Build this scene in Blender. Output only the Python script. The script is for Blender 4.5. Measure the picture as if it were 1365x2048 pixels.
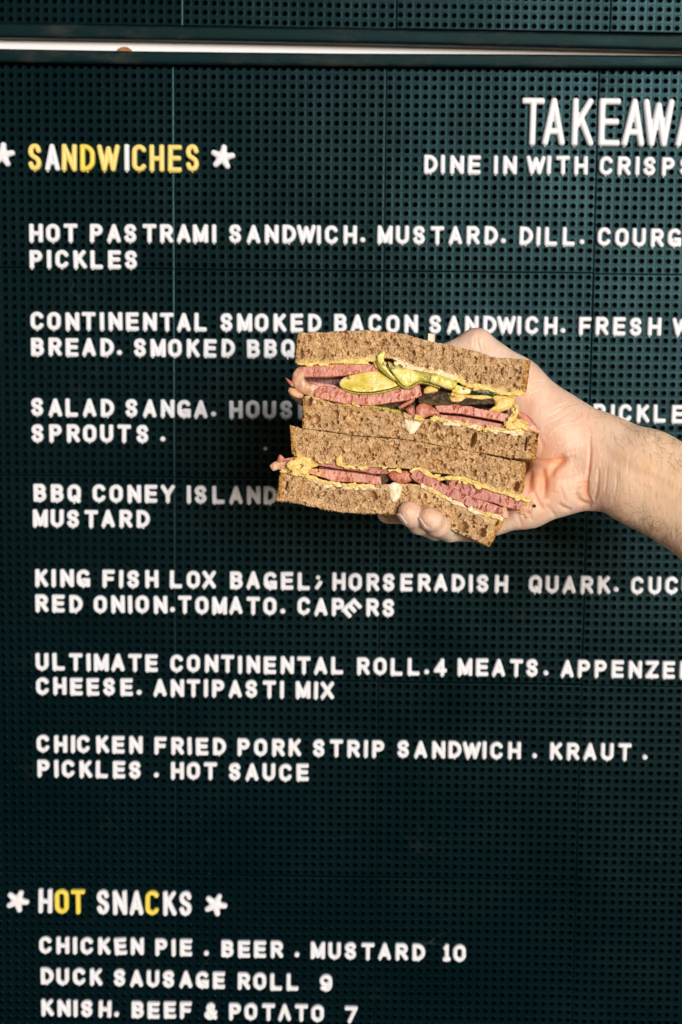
import bpy, bmesh, math, random
import numpy as np
from mathutils import Matrix, Vector
from mathutils.bvhtree import BVHTree

# ------------------------------------------------------------------ camera, sky, sun
S = bpy.context.scene
COL = S.collection
for o in list(bpy.data.objects):
    bpy.data.objects.remove(o)
random.seed(7)
RNG = np.random.default_rng(7)

FPX = 2800.0                       # focal length in photo pixels (49 mm on a 36 mm tall frame)
PITCH = 6.9e-3                     # distance between two peg holes
TILE = 24 * PITCH
QA, QB, QC = 0.10936717, 0.01779007, 0.00948221
TR = np.array([-0.13188623, -0.19257112, 1.11017115])
H0 = 1.62                          # height of the first tile corner above the ground


def _rot(a, b, c):
    ca, sa, cb, sb, cc, sc = math.cos(a), math.sin(a), math.cos(b), math.sin(b), math.cos(c), math.sin(c)
    return (np.array([[1, 0, 0], [0, ca, -sa], [0, sa, ca]]) @ np.array([[cb, 0, sb], [0, 1, 0], [-sb, 0, cb]])
            @ np.array([[cc, -sc, 0], [sc, cc, 0], [0, 0, 1]]))


RM = _rot(QA, QB, QC)


def wvec(v):
    v = np.asarray(v, float)
    return np.stack([v[..., 0], v[..., 2], -v[..., 1]], -1)


def lens_to_world(c):              # metric camera-axis coordinates -> world
    c = np.asarray(c, float)
    p = (c - TR) @ RM
    w = wvec(p)
    w[..., 2] += H0
    return w


cam_d = bpy.data.cameras.new('camera')
cam = bpy.data.objects.new('camera', cam_d)
COL.objects.link(cam)
ax = [wvec(RM.T @ np.array(e)) for e in ((1., 0, 0), (0, -1., 0), (0, 0, -1.))]
cpos = lens_to_world([0, 0, 0])
m4 = Matrix.Identity(4)
for i in range(3):
    for j in range(3):
        m4[j][i] = ax[i][j]
    m4[i][3] = cpos[i]
cam.matrix_world = m4
cam_d.sensor_fit = 'VERTICAL'
cam_d.sensor_height = 36.0
cam_d.lens = FPX / 2048 * 36.0
cam_d.clip_start = 0.05
cam_d.clip_end = 100
cam_d.dof.use_dof = True
cam_d.dof.focus_distance = 0.89
cam_d.dof.aperture_fstop = 9.0
S.camera = cam

SUN = Vector((0.36, -1.0, 0.17)).normalized()       # direction from the board to the sun
sl = bpy.data.lights.new('sun', 'SUN')
sl.energy = 3.35
sl.angle = math.radians(20.0)
sl.color = (1.0, 0.975, 0.945)
so = bpy.data.objects.new('sun', sl)
COL.objects.link(so)
so.rotation_euler = SUN.to_track_quat('Z', 'Y').to_euler()
so.location = (2, -4, 3)

wd = bpy.data.worlds.new('World')
S.world = wd
wd.use_nodes = True
wn = wd.node_tree
bg = wn.nodes['Background']
sky = wn.nodes.new('ShaderNodeTexSky')
sky.sky_type = 'NISHITA'
sky.sun_disc = False
sky.sun_elevation = math.asin(SUN.z)
sky.sun_rotation = math.atan2(SUN.x, SUN.y)
sky.air_density = 1.0
sky.dust_density = 1.6
sky.ozone_density = 1.0
wn.links.new(sky.outputs[0], bg.inputs[0])
bg.inputs[1].default_value = 0.06
S.view_settings.view_transform = 'Standard'
S.view_settings.look = 'None'
S.view_settings.exposure = 0.0
S.view_settings.gamma = 1.0
S.render.engine = 'CYCLES'

# ------------------------------------------------------------------ helpers


def px_board(x, y, off=0.0):
    """photo pixel -> (X, Y down) on the plane lying 'off' metres in front of the board"""
    d = RM.T @ np.array([(x - 682.5) / FPX, (y - 1024) / FPX, 1.0])
    o = -RM.T @ TR
    t = (-off - o[2]) / d[2]
    p = o + t * d
    return p[0], p[1]


def board_world(X, Y, off=0.0):
    return (X, -off, H0 - Y)


def mesh_obj(name, verts, faces, mat, parent=None, smooth=True, attrs=None):
    me = bpy.data.meshes.new(name)
    verts = np.asarray(verts, float)
    me.from_pydata(verts.tolist(), [], [tuple(int(i) for i in f) for f in faces])
    me.update()
    if smooth:
        me.polygons.foreach_set('use_smooth', [True] * len(me.polygons))
    if attrs:
        for k, a in attrs.items():
            at = me.attributes.new(k, 'FLOAT', 'POINT')
            at.data.foreach_set('value', np.asarray(a, np.float32))
    if mat:
        me.materials.append(mat)
    if len(verts) > 60:
        ctr = verts.mean(0)
        vol = 0.0
        for p in list(me.polygons)[::max(1, len(me.polygons) // 4000)]:
            vol += (np.array(p.center) - ctr) @ np.array(p.normal) * p.area
        if vol < 0:
            me.flip_normals()
    o = bpy.data.objects.new(name, me)
    COL.objects.link(o)
    if parent:
        o.parent = parent
    return o


def tag(o, label=None, cat=None, group=None, kind=None):
    for k, v in (('label', label), ('category', cat), ('group', group), ('kind', kind)):
        if v:
            o[k] = v
    return o


def thing(name, loc, label, cat, group=None):
    o = bpy.data.objects.new(name, None)
    o.empty_display_size = 0.01
    COL.objects.link(o)
    o.location = loc
    return tag(o, label, cat, group)


class Mat:
    def __init__(self, name, color=(0.5, 0.5, 0.5), rough=0.5, **kw):
        self.m = bpy.data.materials.new(name)
        self.m.use_nodes = True
        self.t = self.m.node_tree
        self.b = self.t.nodes['Principled BSDF']
        self.b.inputs['Base Color'].default_value = (*color, 1)
        self.b.inputs['Roughness'].default_value = rough
        for k, v in kw.items():
            self.b.inputs[k.replace('_', ' ')].default_value = v
        g = self.t.nodes.new('ShaderNodeNewGeometry')
        self.pos = g.outputs['Position']
        self.h = None

    def n(self, typ, ins=None, **props):
        nd = self.t.nodes.new(typ)
        for k, v in props.items():
            setattr(nd, k, v)
        for k, v in (ins or {}).items():
            if hasattr(v, 'is_linked') or isinstance(v, bpy.types.NodeSocket):
                self.t.links.new(v, nd.inputs[k])
            else:
                nd.inputs[k].default_value = v
        return nd

    def noise(self, scale, detail=4, rough=0.6, vec=None):
        return self.n('ShaderNodeTexNoise', {'Vector': vec or self.pos, 'Scale': scale, 'Detail': detail, 'Roughness': rough}).outputs[0]

    def vor(self, scale, vec=None, feature='F1', rand=1.0):
        return self.n('ShaderNodeTexVoronoi', {'Vector': vec or self.pos, 'Scale': scale, 'Randomness': rand}, feature=feature).outputs['Distance']

    def stretch(self, s, rot=(0, 0, 0)):
        return self.n('ShaderNodeMapping', {'Vector': self.pos, 'Scale': s, 'Rotation': rot}).outputs[0]

    def ramp(self, fac, stops):
        nd = self.n('ShaderNodeValToRGB', {'Fac': fac})
        e = nd.color_ramp.elements
        while len(e) < len(stops):
            e.new(0.5)
        for el, (p, c) in zip(e, stops):
            el.position = p
            el.color = (*c, 1) if len(c) == 3 else c
        return nd.outputs[0]

    def rng(self, v, a, b, c, d):
        return self.n('ShaderNodeMapRange', {0: v, 1: a, 2: b, 3: c, 4: d}).outputs[0]

    def math(self, op, a, b=0.0):
        return self.n('ShaderNodeMath', {0: a, 1: b}, operation=op).outputs[0]

    def mix(self, f, a, b):
        nd = self.n('ShaderNodeMix', data_type='RGBA')
        for idx, v in ((0, f), (6, a), (7, b)):
            if isinstance(v, bpy.types.NodeSocket):
                self.t.links.new(v, nd.inputs[idx])
            else:
                nd.inputs[idx].default_value = (*v, 1) if isinstance(v, tuple) and len(v) == 3 else v
        return nd.outputs[2]

    def attr(self, name):
        return self.n('ShaderNodeAttribute', attribute_name=name).outputs['Fac']

    def set(self, key, v):
        self.t.links.new(v, self.b.inputs[key])

    def bump(self, h, strength=0.3, dist=0.001):
        nd = self.n('ShaderNodeBump', {'Height': h, 'Strength': strength, 'Distance': dist})
        if self.h:
            self.t.links.new(self.h, nd.inputs['Normal'])
        self.h = nd.outputs[0]
        self.t.links.new(self.h, self.b.inputs['Normal'])


# ------------------------------------------------------------------ materials
mt = Mat('tile_plastic', (0.0004, 0.0055, 0.0078), 0.45)
mt.b.inputs['Specular IOR Level'].default_value = 0.165
mt.b.inputs['Specular Tint'].default_value = (0.40, 0.83, 0.93, 1)
big = mt.noise(7, 3)
fine = mt.noise(900, 3)
mt.set('Roughness', mt.rng(mt.math('ADD', big, mt.math('MULTIPLY', fine, 0.4)), 0.40, 0.95, 0.22, 0.38))
dustn = mt.noise(22, 6, 0.7)
dust = mt.rng(dustn, 0.60, 0.85, 0.0, 0.10)
sp = mt.rng(mt.vor(70), 0.0, 0.055, 1.0, 0.0)
spk = mt.math('MULTIPLY', sp, mt.rng(mt.noise(9, 2), 0.52, 0.62, 0.0, 0.55))
scn = mt.rng(mt.math('ABSOLUTE', mt.math('SUBTRACT', mt.noise(14, 0, 0.5, mt.stretch((1, 1, 3.0), (0, 0.6, 0))), 0.5)), 0.0, 0.0035, 1.0, 0.0)
scr = mt.math('MULTIPLY', scn, mt.rng(mt.noise(16, 1), 0.60, 0.68, 0.0, 0.22))
mt.set('Base Color', mt.mix(mt.math('ADD', mt.math('ADD', dust, spk), scr), (0.0004, 0.0055, 0.0078), (0.10, 0.12, 0.115)))
mt.bump(fine, 0.12, 0.0004)
mt.bump(mt.noise(30, 2), 0.25, 0.0015)
mt.bump(mt.noise(6.5, 2), 0.5, 0.006)
TILE_M = mt.m

mf = Mat('frame_plastic', (0.003, 0.011, 0.013), 0.38)
mf.b.inputs['Specular IOR Level'].default_value = 0.11
mf.b.inputs['Specular Tint'].default_value = (0.5, 0.95, 1.0, 1)
fd = mf.noise(60, 6, 0.75, mf.stretch((0.35, 1, 1)))
mf.set('Base Color', mf.mix(mf.rng(fd, 0.52, 0.80, 0.0, 0.28), (0.003, 0.011, 0.013), (0.13, 0.11, 0.085)))
mf.set('Roughness', mf.rng(fd, 0.3, 0.7, 0.34, 0.6))
mf.bump(mf.noise(400, 3), 0.15, 0.0005)
FRAME_M = mf.m

BACK_M = Mat('backing_board', (0.004, 0.006, 0.006), 0.9).m

mw = Mat('wall_paint', (0.79, 0.81, 0.85), 0.6)
mw.bump(mw.noise(120, 4), 0.1, 0.001)
WALL_M = mw.m

mk = Mat('varnished_wood', (0.42, 0.20, 0.07), 0.4)
mk.set('Base Color', mk.ramp(mk.noise(300, 4), [(0.3, (0.30, 0.12, 0.04)), (0.7, (0.50, 0.27, 0.10))]))
WOOD_M = mk.m


def letter_mat(name, c, c2):
    m = Mat(name, c, 0.38)
    m.set('Base Color', m.mix(m.rng(m.noise(120, 5, 0.7), 0.5, 0.85, 0.0, 0.5), c, c2))
    m.set('Roughness', m.rng(m.noise(300, 3), 0.3, 0.7, 0.34, 0.5))
    m.bump(m.noise(500, 3), 0.12, 0.0004)
    return m.m


WHITE_M = letter_mat('white_letter_plastic', (0.75, 0.76, 0.81), (0.66, 0.64, 0.65))
YELLOW_M = letter_mat('yellow_letter_plastic', (0.81, 0.63, 0.18), (0.76, 0.54, 0.13))
YELLOW2_M = letter_mat('lemon_letter_plastic', (0.78, 0.62, 0.08), (0.66, 0.50, 0.06))

# bread
mb = Mat('rye_crumb', (0.5, 0.32, 0.17), 0.85)
cn = mb.noise(260, 5, 0.65)
crumb = mb.ramp(cn, [(0.32, (0.31, 0.160, 0.055)), (0.5, (0.58, 0.355, 0.160)), (0.68, (0.80, 0.585, 0.34))])
crumb = mb.mix(mb.rng(mb.noise(38, 3), 0.4, 0.7, 0.0, 0.35), crumb, (0.44, 0.32, 0.21))
crust = mb.ramp(mb.noise(420, 5, 0.7), [(0.3, (0.20, 0.075, 0.015)), (0.5, (0.48, 0.23, 0.055)), (0.75, (0.74, 0.47, 0.17))])
smear = mb.ramp(mb.noise(220, 4), [(0.35, (0.80, 0.52, 0.10)), (0.6, (0.88, 0.70, 0.32))])
c1 = mb.mix(mb.attr('crust'), crumb, crust)
mb.set('Base Color', mb.mix(mb.attr('smear'), c1, smear))
mb.set('Roughness', mb.rng(mb.attr('smear'), 0, 1, 0.85, 0.42))
mb.bump(mb.noise(1500, 4, 0.7), 0.55, 0.0006)
mb.bump(mb.vor(900), 0.6, 0.0007)
mb.b.inputs['Subsurface Weight'].default_value = 0.0
mb.b.inputs['Subsurface Radius'].default_value = (1.0, 0.5, 0.25)
mb.b.inputs['Subsurface Scale'].default_value = 0.002
BREAD_M = mb.m


def meat_mat(name, a, b, c, rot, rough=0.42, fat=0.25):
    m = Mat(name, b, rough)
    v = m.stretch((1, 0.6, 0.30), (0, rot, 0))
    f = m.noise(700, 4, 0.65, v)
    f2 = m.noise(160, 4, 0.6, v)
    col = m.ramp(m.math('ADD', m.math('MULTIPLY', f, 0.55), m.math('MULTIPLY', f2, 0.45)), [(0.34, a), (0.5, b), (0.66, c)])
    col = m.mix(m.rng(m.noise(60, 5, 0.7), 0.54, 0.75, 0.0, fat), col, (0.78, 0.48, 0.38))
    col = m.mix(m.math('MULTIPLY', m.attr('smear'), m.rng(m.noise(190, 4), 0.40, 0.56, 0.0, 1.0)), col, m.ramp(m.noise(400, 4), [(0.4, (0.72, 0.40, 0.06)), (0.6, (0.84, 0.60, 0.20))]))
    col = m.mix(m.attr('crust'), col, (0.17, 0.030, 0.022))
    m.set('Base Color', col)
    m.set('Roughness', m.rng(m.noise(350, 3), 0.35, 0.7, 0.24, 0.5))
    m.bump(f, 0.28, 0.0009)
    m.bump(m.noise(1400, 3), 0.3, 0.0005)
    m.bump(m.noise(330, 4, 0.7), 0.25, 0.0012)
    m.b.inputs['Subsurface Weight'].default_value = 0.12
    m.b.inputs['Subsurface Radius'].default_value = (1.0, 0.35, 0.25)
    m.b.inputs['Subsurface Scale'].default_value = 0.003
    return m.m


MEAT_M = meat_mat('pink_pastrami', (0.33, 0.075, 0.042), (0.54, 0.180, 0.110), (0.70, 0.33, 0.225), 0.35)
MEAT2_M = meat_mat('pastrami_cut_face', (0.24, 0.050, 0.030), (0.42, 0.118, 0.075), (0.57, 0.22, 0.145), -0.5)
FAT_M = meat_mat('pale_fatty_pastrami', (0.36, 0.11, 0.075), (0.64, 0.31, 0.235), (0.84, 0.60, 0.49), 0.2, 0.35, 0.8)
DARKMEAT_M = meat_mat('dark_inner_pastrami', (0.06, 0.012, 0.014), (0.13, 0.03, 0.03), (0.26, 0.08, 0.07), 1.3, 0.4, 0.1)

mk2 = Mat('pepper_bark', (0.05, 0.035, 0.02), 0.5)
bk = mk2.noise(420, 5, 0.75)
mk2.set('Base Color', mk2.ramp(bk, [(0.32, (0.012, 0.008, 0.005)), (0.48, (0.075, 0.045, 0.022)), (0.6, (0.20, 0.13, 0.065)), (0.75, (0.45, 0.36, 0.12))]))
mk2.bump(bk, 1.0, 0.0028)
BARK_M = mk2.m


def wet(name, stops, scale, rough, bscale, bstr, sss=0.3, bd=0.0008):
    m = Mat(name, stops[0][1], rough)
    m.set('Base Color', m.ramp(m.noise(scale, 5, 0.65), stops))
    m.bump(m.noise(bscale, 4, 0.6), bstr, bd)
    m.b.inputs['Subsurface Weight'].default_value = sss
    m.b.inputs['Subsurface Radius'].default_value = (1.0, 0.7, 0.2)
    m.b.inputs['Subsurface Scale'].default_value = 0.003
    return m


MUST_M = wet('mustard', [(0.32, (0.66, 0.38, 0.07)), (0.5, (0.82, 0.56, 0.155)), (0.68, (0.90, 0.72, 0.34))], 300, 0.34, 600, 0.5, 0.35, 0.0010).m
CREAM_M = wet('creamy_butter', [(0.3, (0.70, 0.50, 0.27)), (0.5, (0.84, 0.67, 0.43)), (0.7, (0.90, 0.80, 0.60))], 420, 0.45, 700, 0.4, 0.2).m
BUTTER_M = wet('butter', [(0.3, (0.74, 0.58, 0.36)), (0.7, (0.86, 0.76, 0.56))], 200, 0.4, 500, 0.3, 0.2).m
PICK_M = wet('pickle_flesh', [(0.32, (0.62, 0.47, 0.05)), (0.48, (0.78, 0.62, 0.14)), (0.66, (0.90, 0.79, 0.38))], 150, 0.22, 260, 0.5, 0.3, 0.002).m
PICK2_M = wet('bright_pickle_flesh', [(0.32, (0.52, 0.44, 0.04)), (0.48, (0.78, 0.68, 0.17)), (0.68, (0.92, 0.85, 0.48))], 170, 0.22, 300, 0.45, 0.3, 0.0015).m
SKIN_G = wet('pickle_skin', [(0.3, (0.20, 0.165, 0.015)), (0.5, (0.40, 0.34, 0.045)), (0.7, (0.62, 0.54, 0.14))], 700, 0.25, 900, 0.7, 0.15).m
DARK_G = wet('dark_pickle_skin', [(0.35, (0.008, 0.014, 0.003)), (0.5, (0.03, 0.045, 0.008)), (0.7, (0.17, 0.18, 0.03))], 260, 0.14, 260, 0.9, 0.05, 0.0015).m
SEED_M = wet('mustard_seed', [(0.3, (0.72, 0.40, 0.08)), (0.7, (0.86, 0.60, 0.20))], 500, 0.3, 500, 0.1).m
STICK_M = Mat('birch_stick', (0.80, 0.66, 0.48), 0.6).m

# skin
ms = Mat('skin', (0.72, 0.42, 0.30), 0.45)
palm = ms.ramp(ms.noise(55, 4, 0.6), [(0.30, (0.74, 0.45, 0.325)), (0.52, (0.79, 0.55, 0.42)), (0.72, (0.83, 0.64, 0.52))])
fore = ms.ramp(ms.noise(40, 4, 0.6), [(0.3, (0.77, 0.50, 0.31)), (0.6, (0.86, 0.61, 0.425))])
mott = ms.mix(ms.attr('fore'), palm, fore)
mott = ms.mix(ms.attr('flush_shade'), mott, (0.76, 0.27, 0.085))
ms.set('Base Color', mott)
ms.set('Roughness', ms.rng(ms.noise(700, 3), 0.3, 0.7, 0.40, 0.58))
ms.bump(ms.noise(1100, 3), 0.3, 0.0006)
ms.bump(ms.vor(420, ms.stretch((1.0, 1, 0.55), (0, 0.5, 0))), 0.22, 0.0007)
ms.bump(ms.noise(60, 5, 0.6, ms.stretch((1.6, 1, 0.5), (0, 0.35, 0))), 0.42, 0.0028)
ms.b.inputs['Subsurface Weight'].default_value = 0.55
ms.b.inputs['Subsurface Radius'].default_value = (1.0, 0.30, 0.10)
ms.b.inputs['Subsurface Scale'].default_value = 0.008
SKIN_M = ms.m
NAIL_M = Mat('fingernail', (0.74, 0.50, 0.42), 0.32).m
HAIR_M = Mat('arm_hair', (0.15, 0.07, 0.03), 0.5).m

# ------------------------------------------------------------------ the peg boards


def tile_mesh():
    N, p, r, K = 24, PITCH, 1.72e-3, 12
    V, F, idx = [], [], {}
    half = N * p / 2
    g = 0.00022                       # half the joint between two tiles

    def vert(x, y, z):
        k = (round(x * 1e6), round(y * 1e6), round(z * 1e6))
        if k not in idx:
            idx[k] = len(V)
            V.append((x, y, z))
        return idx[k]
    lim_o = half - g
    lim = lim_o - 0.00038
    limr = lim_o - 0.00075
    for i in range(N):
        for j in range(N):
            cx, cz = -half + (i + .5) * p, half - (j + .5) * p
            rings = []
            for (rr, yy) in ((None, 0), (r * 1.24, -0.00006), (r * 1.06, -0.00022), (r * 0.97, 0.0002), (r * 0.93, 0.0052)):
                ring = []
                for k in range(K):
                    a = 2 * math.pi * (k + .5) / K
                    c, s = math.cos(a), math.sin(a)
                    if rr is None:
                        m = max(abs(c), abs(s))
                        x, z = cx + c / m * p / 2, cz + s / m * p / 2
                        x = max(-lim, min(limr, x))
                        z = max(-lim, min(lim, z))
                    else:
                        x, z = cx + c * rr, cz + s * rr
                    ring.append(vert(x, yy, z))
                rings.append(ring)
            for a, b in zip(rings, rings[1:]):
                for k in range(K):
                    k2 = (k + 1) % K
                    F.append((a[k], a[k2], b[k2], b[k]))
            # square corners of the cell
            for k in range(0, K, 3):
                a = 2 * math.pi * (k + 3) / K - math.pi / 4 - math.pi / 6 * 0
            cs = [(1, 1, 1), (-1, 1, 4), (-1, -1, 7), (1, -1, 10)]
            for sx, sz, k in cs:
                q = vert(max(-lim, min(limr, cx + sx * p / 2)), 0, max(-lim, min(lim, cz + sz * p / 2)))
                a0, a1 = rings[0][k], rings[0][(k + 1) % K]
                if q != a0 and q != a1:
                    F.append((q, a1, a0))
    # bevelled tile edge going back
    e = [(-lim, -lim), (limr, -lim), (limr, lim), (-lim, lim)]
    eo = [(-lim_o, -lim_o), (lim_o, -lim_o), (lim_o, lim_o), (-lim_o, lim_o)]
    for k in range(4):
        a, b = e[k], e[(k + 1) % 4]
        i0, i1 = vert(a[0], 0, a[1]), vert(b[0], 0, b[1])
        c_, d_ = eo[k], eo[(k + 1) % 4]
        j0, j1 = vert(c_[0], 0.00022, c_[1]), vert(d_[0], 0.00022, d_[1])
        k0, k1 = vert(c_[0], 0.004, c_[1]), vert(d_[0], 0.004, d_[1])
        F.append((i0, i1, j1, j0))
        F.append((j0, j1, k1, k0))
    me = bpy.data.meshes.new('board_tile')
    me.from_pydata(V, [], F)
    bm = bmesh.new()
    bm.from_mesh(me)
    bmesh.ops.recalc_face_normals(bm, faces=bm.faces)
    # the flat face looks towards -Y
    f0 = max(bm.faces, key=lambda f: f.calc_area() * (abs(f.normal.y) > 0.9))
    if f0.normal.y > 0:
        bmesh.ops.reverse_faces(bm, faces=bm.faces)
    bm.to_mesh(me)
    bm.free()
    me.materials.append(TILE_M)
    me.update()
    return me


TM = tile_mesh()


def box(name, x0, x1, y0, y1, z0, z1, mat, parent=None):
    V = [(x, y, z) for x in (x0, x1) for y in (y0, y1) for z in (z0, z1)]
    F = [(0, 1, 3, 2), (4, 6, 7, 5), (0, 4, 5, 1), (2, 3, 7, 6), (0, 2, 6, 4), (1, 5, 7, 3)]
    return mesh_obj(name, V, F, mat, parent, smooth=False)


def place_tile(parent, X, Y, rz=0.0, j=1.0):
    o = bpy.data.objects.new('board_tile', TM)
    COL.objects.link(o)
    o.parent = parent
    o.location = (X, random.uniform(-0.00015, 0.00015) * j, -Y)
    o.rotation_euler = (random.uniform(-.007, .007) * j, random.uniform(-.0012, .0012) * j + rz, random.uniform(-.009, .009) * j)
    return o


low = thing('menu_board', (0, 0, H0), 'large dark green pegboard covered with white menu lettering', 'letter board')
DY = {-2: -.0006, -1: -.0004, 0: 0, 1: 0.0001, 2: 0.0010, 3: 0.0012}
for ci in range(-2, 4):
    for ri in range(-1, 6):
        place_tile(low, (ci + .5) * TILE, (ri + .5) * TILE + DY[ci])
box('backing', -2.05 * TILE, 4.05 * TILE, 0.014, 0.020, -6.0 * TILE, 0.955 * TILE, BACK_M, low)

UPROT = 0.0082
ux, uy = px_board(367, 52)
up = thing('upper_menu_board', (ux, 0, H0 - uy), 'dark green pegboard with empty holes above the white gap', 'letter board')
up.rotation_euler = (0, UPROT, 0)
for ci in range(-2, 4):
    for ri in (-1, -2):
        place_tile(up, (ci + .5) * TILE, (ri + .5) * TILE)
box('backing', -2.05 * TILE, 4.05 * TILE, 0.0195, 0.026, -0.012, 2.0 * TILE, BACK_M, up)


def frame_bar(name, pts, off, back, parent, prof_r=0.0022):
    """pts: (px, y_top, y_bottom) on the plane 'off' in front of the board"""
    V, F = [], []
    loc = np.array(parent.location)
    inv = Matrix.Rotation(-parent.rotation_euler[1], 3, 'Y')
    K = 0
    xs = np.interp(np.linspace(0, len(pts) - 1, 40), range(len(pts)), [p[0] for p in pts])
    yt = np.interp(xs, [p[0] for p in pts], [p[1] for p in pts])
    yb = np.interp(xs, [p[0] for p in pts], [p[2] for p in pts])
    for x, a, b in zip(xs, yt, yb):
        X0, Y0 = px_board(x, a, off)
        X1, Y1 = px_board(x, b, off)
        h = Y1 - Y0
        prof = []
        r = prof_r
        for t in range(5):
            th = math.pi / 2 * t / 4
            prof.append((r - r * math.cos(th), off - r + r * math.sin(th)))      # (down, forward)
        for t in range(5):
            th = math.pi / 2 * t / 4
            prof.append((h - r + r * math.sin(th), off - r + r * math.cos(th) - 0.0006))
        prof = [(0, -back)] + prof + [(h, -back)]
        K = len(prof)
        for d, f in prof:
            w = Vector((X0, -f, H0 - (Y0 + d))) - Vector(loc)
            V.append(tuple(inv @ w))
    n = len(xs)
    for i in range(n - 1):
        for k in range(K - 1):
            a = i * K + k
            F.append((a, a + K, a + K + 1, a + 1))
        F.append((i * K + K - 1, (i + 1) * K + K - 1, (i + 1) * K, i * K))
    F.append(tuple(range(K - 1, -1, -1)))
    F.append(tuple((n - 1) * K + k for k in range(K)))
    o = mesh_obj(name, V, F, FRAME_M, parent)
    return o


frame_bar('frame_rail', [(-420, 88, 116), (0, 96.5, 123.5), (300, 101.5, 128.2), (683, 105.8, 131.6), (1065, 107.2, 134.2), (1365, 110.2, 136), (1900, 112, 140)], 0.009, 0.014, low)
frame_bar('frame_rail', [(-420, 38, 66), (0, 45, 74), (300, 50, 78), (683, 56, 84.5), (1065, 63, 92.5), (1365, 69, 99.5), (1900, 79, 109)], 0.011, 0.013, up)

wall = box('wall', -1.2, 1.6, 0.034, 0.06, H0 - 1.6, H0 + 0.9, WALL_M)
tag(wall, kind='structure')

V, F = [], []
for x, y in ((-0.9, -0.0055), (1.5, 0.0145)):  # batten added before the wall to catch sun, slanted so its right darkens
    q0 = H0 - px_board(682, 121)[1]; q1 = H0 - px_board(682, 70)[1]; sl_ = -.0085 * x
    for yy, zz_ in ((y, q0), (y, q1), (y + .004, q1), (y + .004, q0)):
        V.append((x, yy, zz_ + sl_ + .0010))
F = [(0, 4, 5, 1), (1, 5, 6, 2), (2, 6, 7, 3), (3, 7, 4, 0), (0, 1, 2, 3), (4, 7, 6, 5)]
bt_ = mesh_obj('added_white_batten', V, F, WALL_M, smooth=False)
fix_n = bmesh.new(); fix_n.from_mesh(bt_.data); bmesh.ops.recalc_face_normals(fix_n, faces=fix_n.faces); fix_n.to_mesh(bt_.data); fix_n.free()
tag(bt_, 'white batten added to catch sunlight in the gap between the two boards', 'batten')
# brown round knob in front of the batten
kx, ky = px_board(248, 107.5, 0.003)
V, F = [], []
prof = [(0.0, -0.009), (0.003, -0.0088), (0.0058, -0.0075), (0.0072, -0.005), (0.0072, -0.001), (0.005, 0.0), (0.005, 0.012)]
for r, y in prof:
    for k in range(20):
        a = 2 * math.pi * k / 20
        V.append((kx + r * math.cos(a), 0.0042 + y, - ky + .80 * r * math.sin(a)))
for i in range(len(prof) - 1):
    for k in range(20):
        F.append((i * 20 + k, (i + 1) * 20 + k, (i + 1) * 20 + (k + 1) % 20, i * 20 + (k + 1) % 20))
kn = mesh_obj('knob', V, F, WOOD_M, low)
kn['label'] = 'round brown knob half hidden in the white gap'

# ------------------------------------------------------------------ letters


def arc(cx, cy, rx, ry, a0, a1, n=14):
    return [(cx + rx * math.cos(math.radians(a0 + (a1 - a0) * i / n)), cy + ry * math.sin(math.radians(a0 + (a1 - a0) * i / n))) for i in range(n + 1)]


def spline(P, n=8):
    P = [P[0]] + P + [P[-1]]
    out = []
    for i in range(1, len(P) - 2):
        p0, p1, p2, p3 = [np.array(q) for q in P[i - 1:i + 3]]
        for k in range(n):
            t = k / n
            out.append(tuple(0.5 * ((2 * p1) + (-p0 + p2) * t + (2 * p0 - 5 * p1 + 4 * p2 - p3) * t * t + (-p0 + 3 * p1 - 3 * p2 + p3) * t ** 3)))
    out.append(tuple(P[-1]))
    return out


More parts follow.
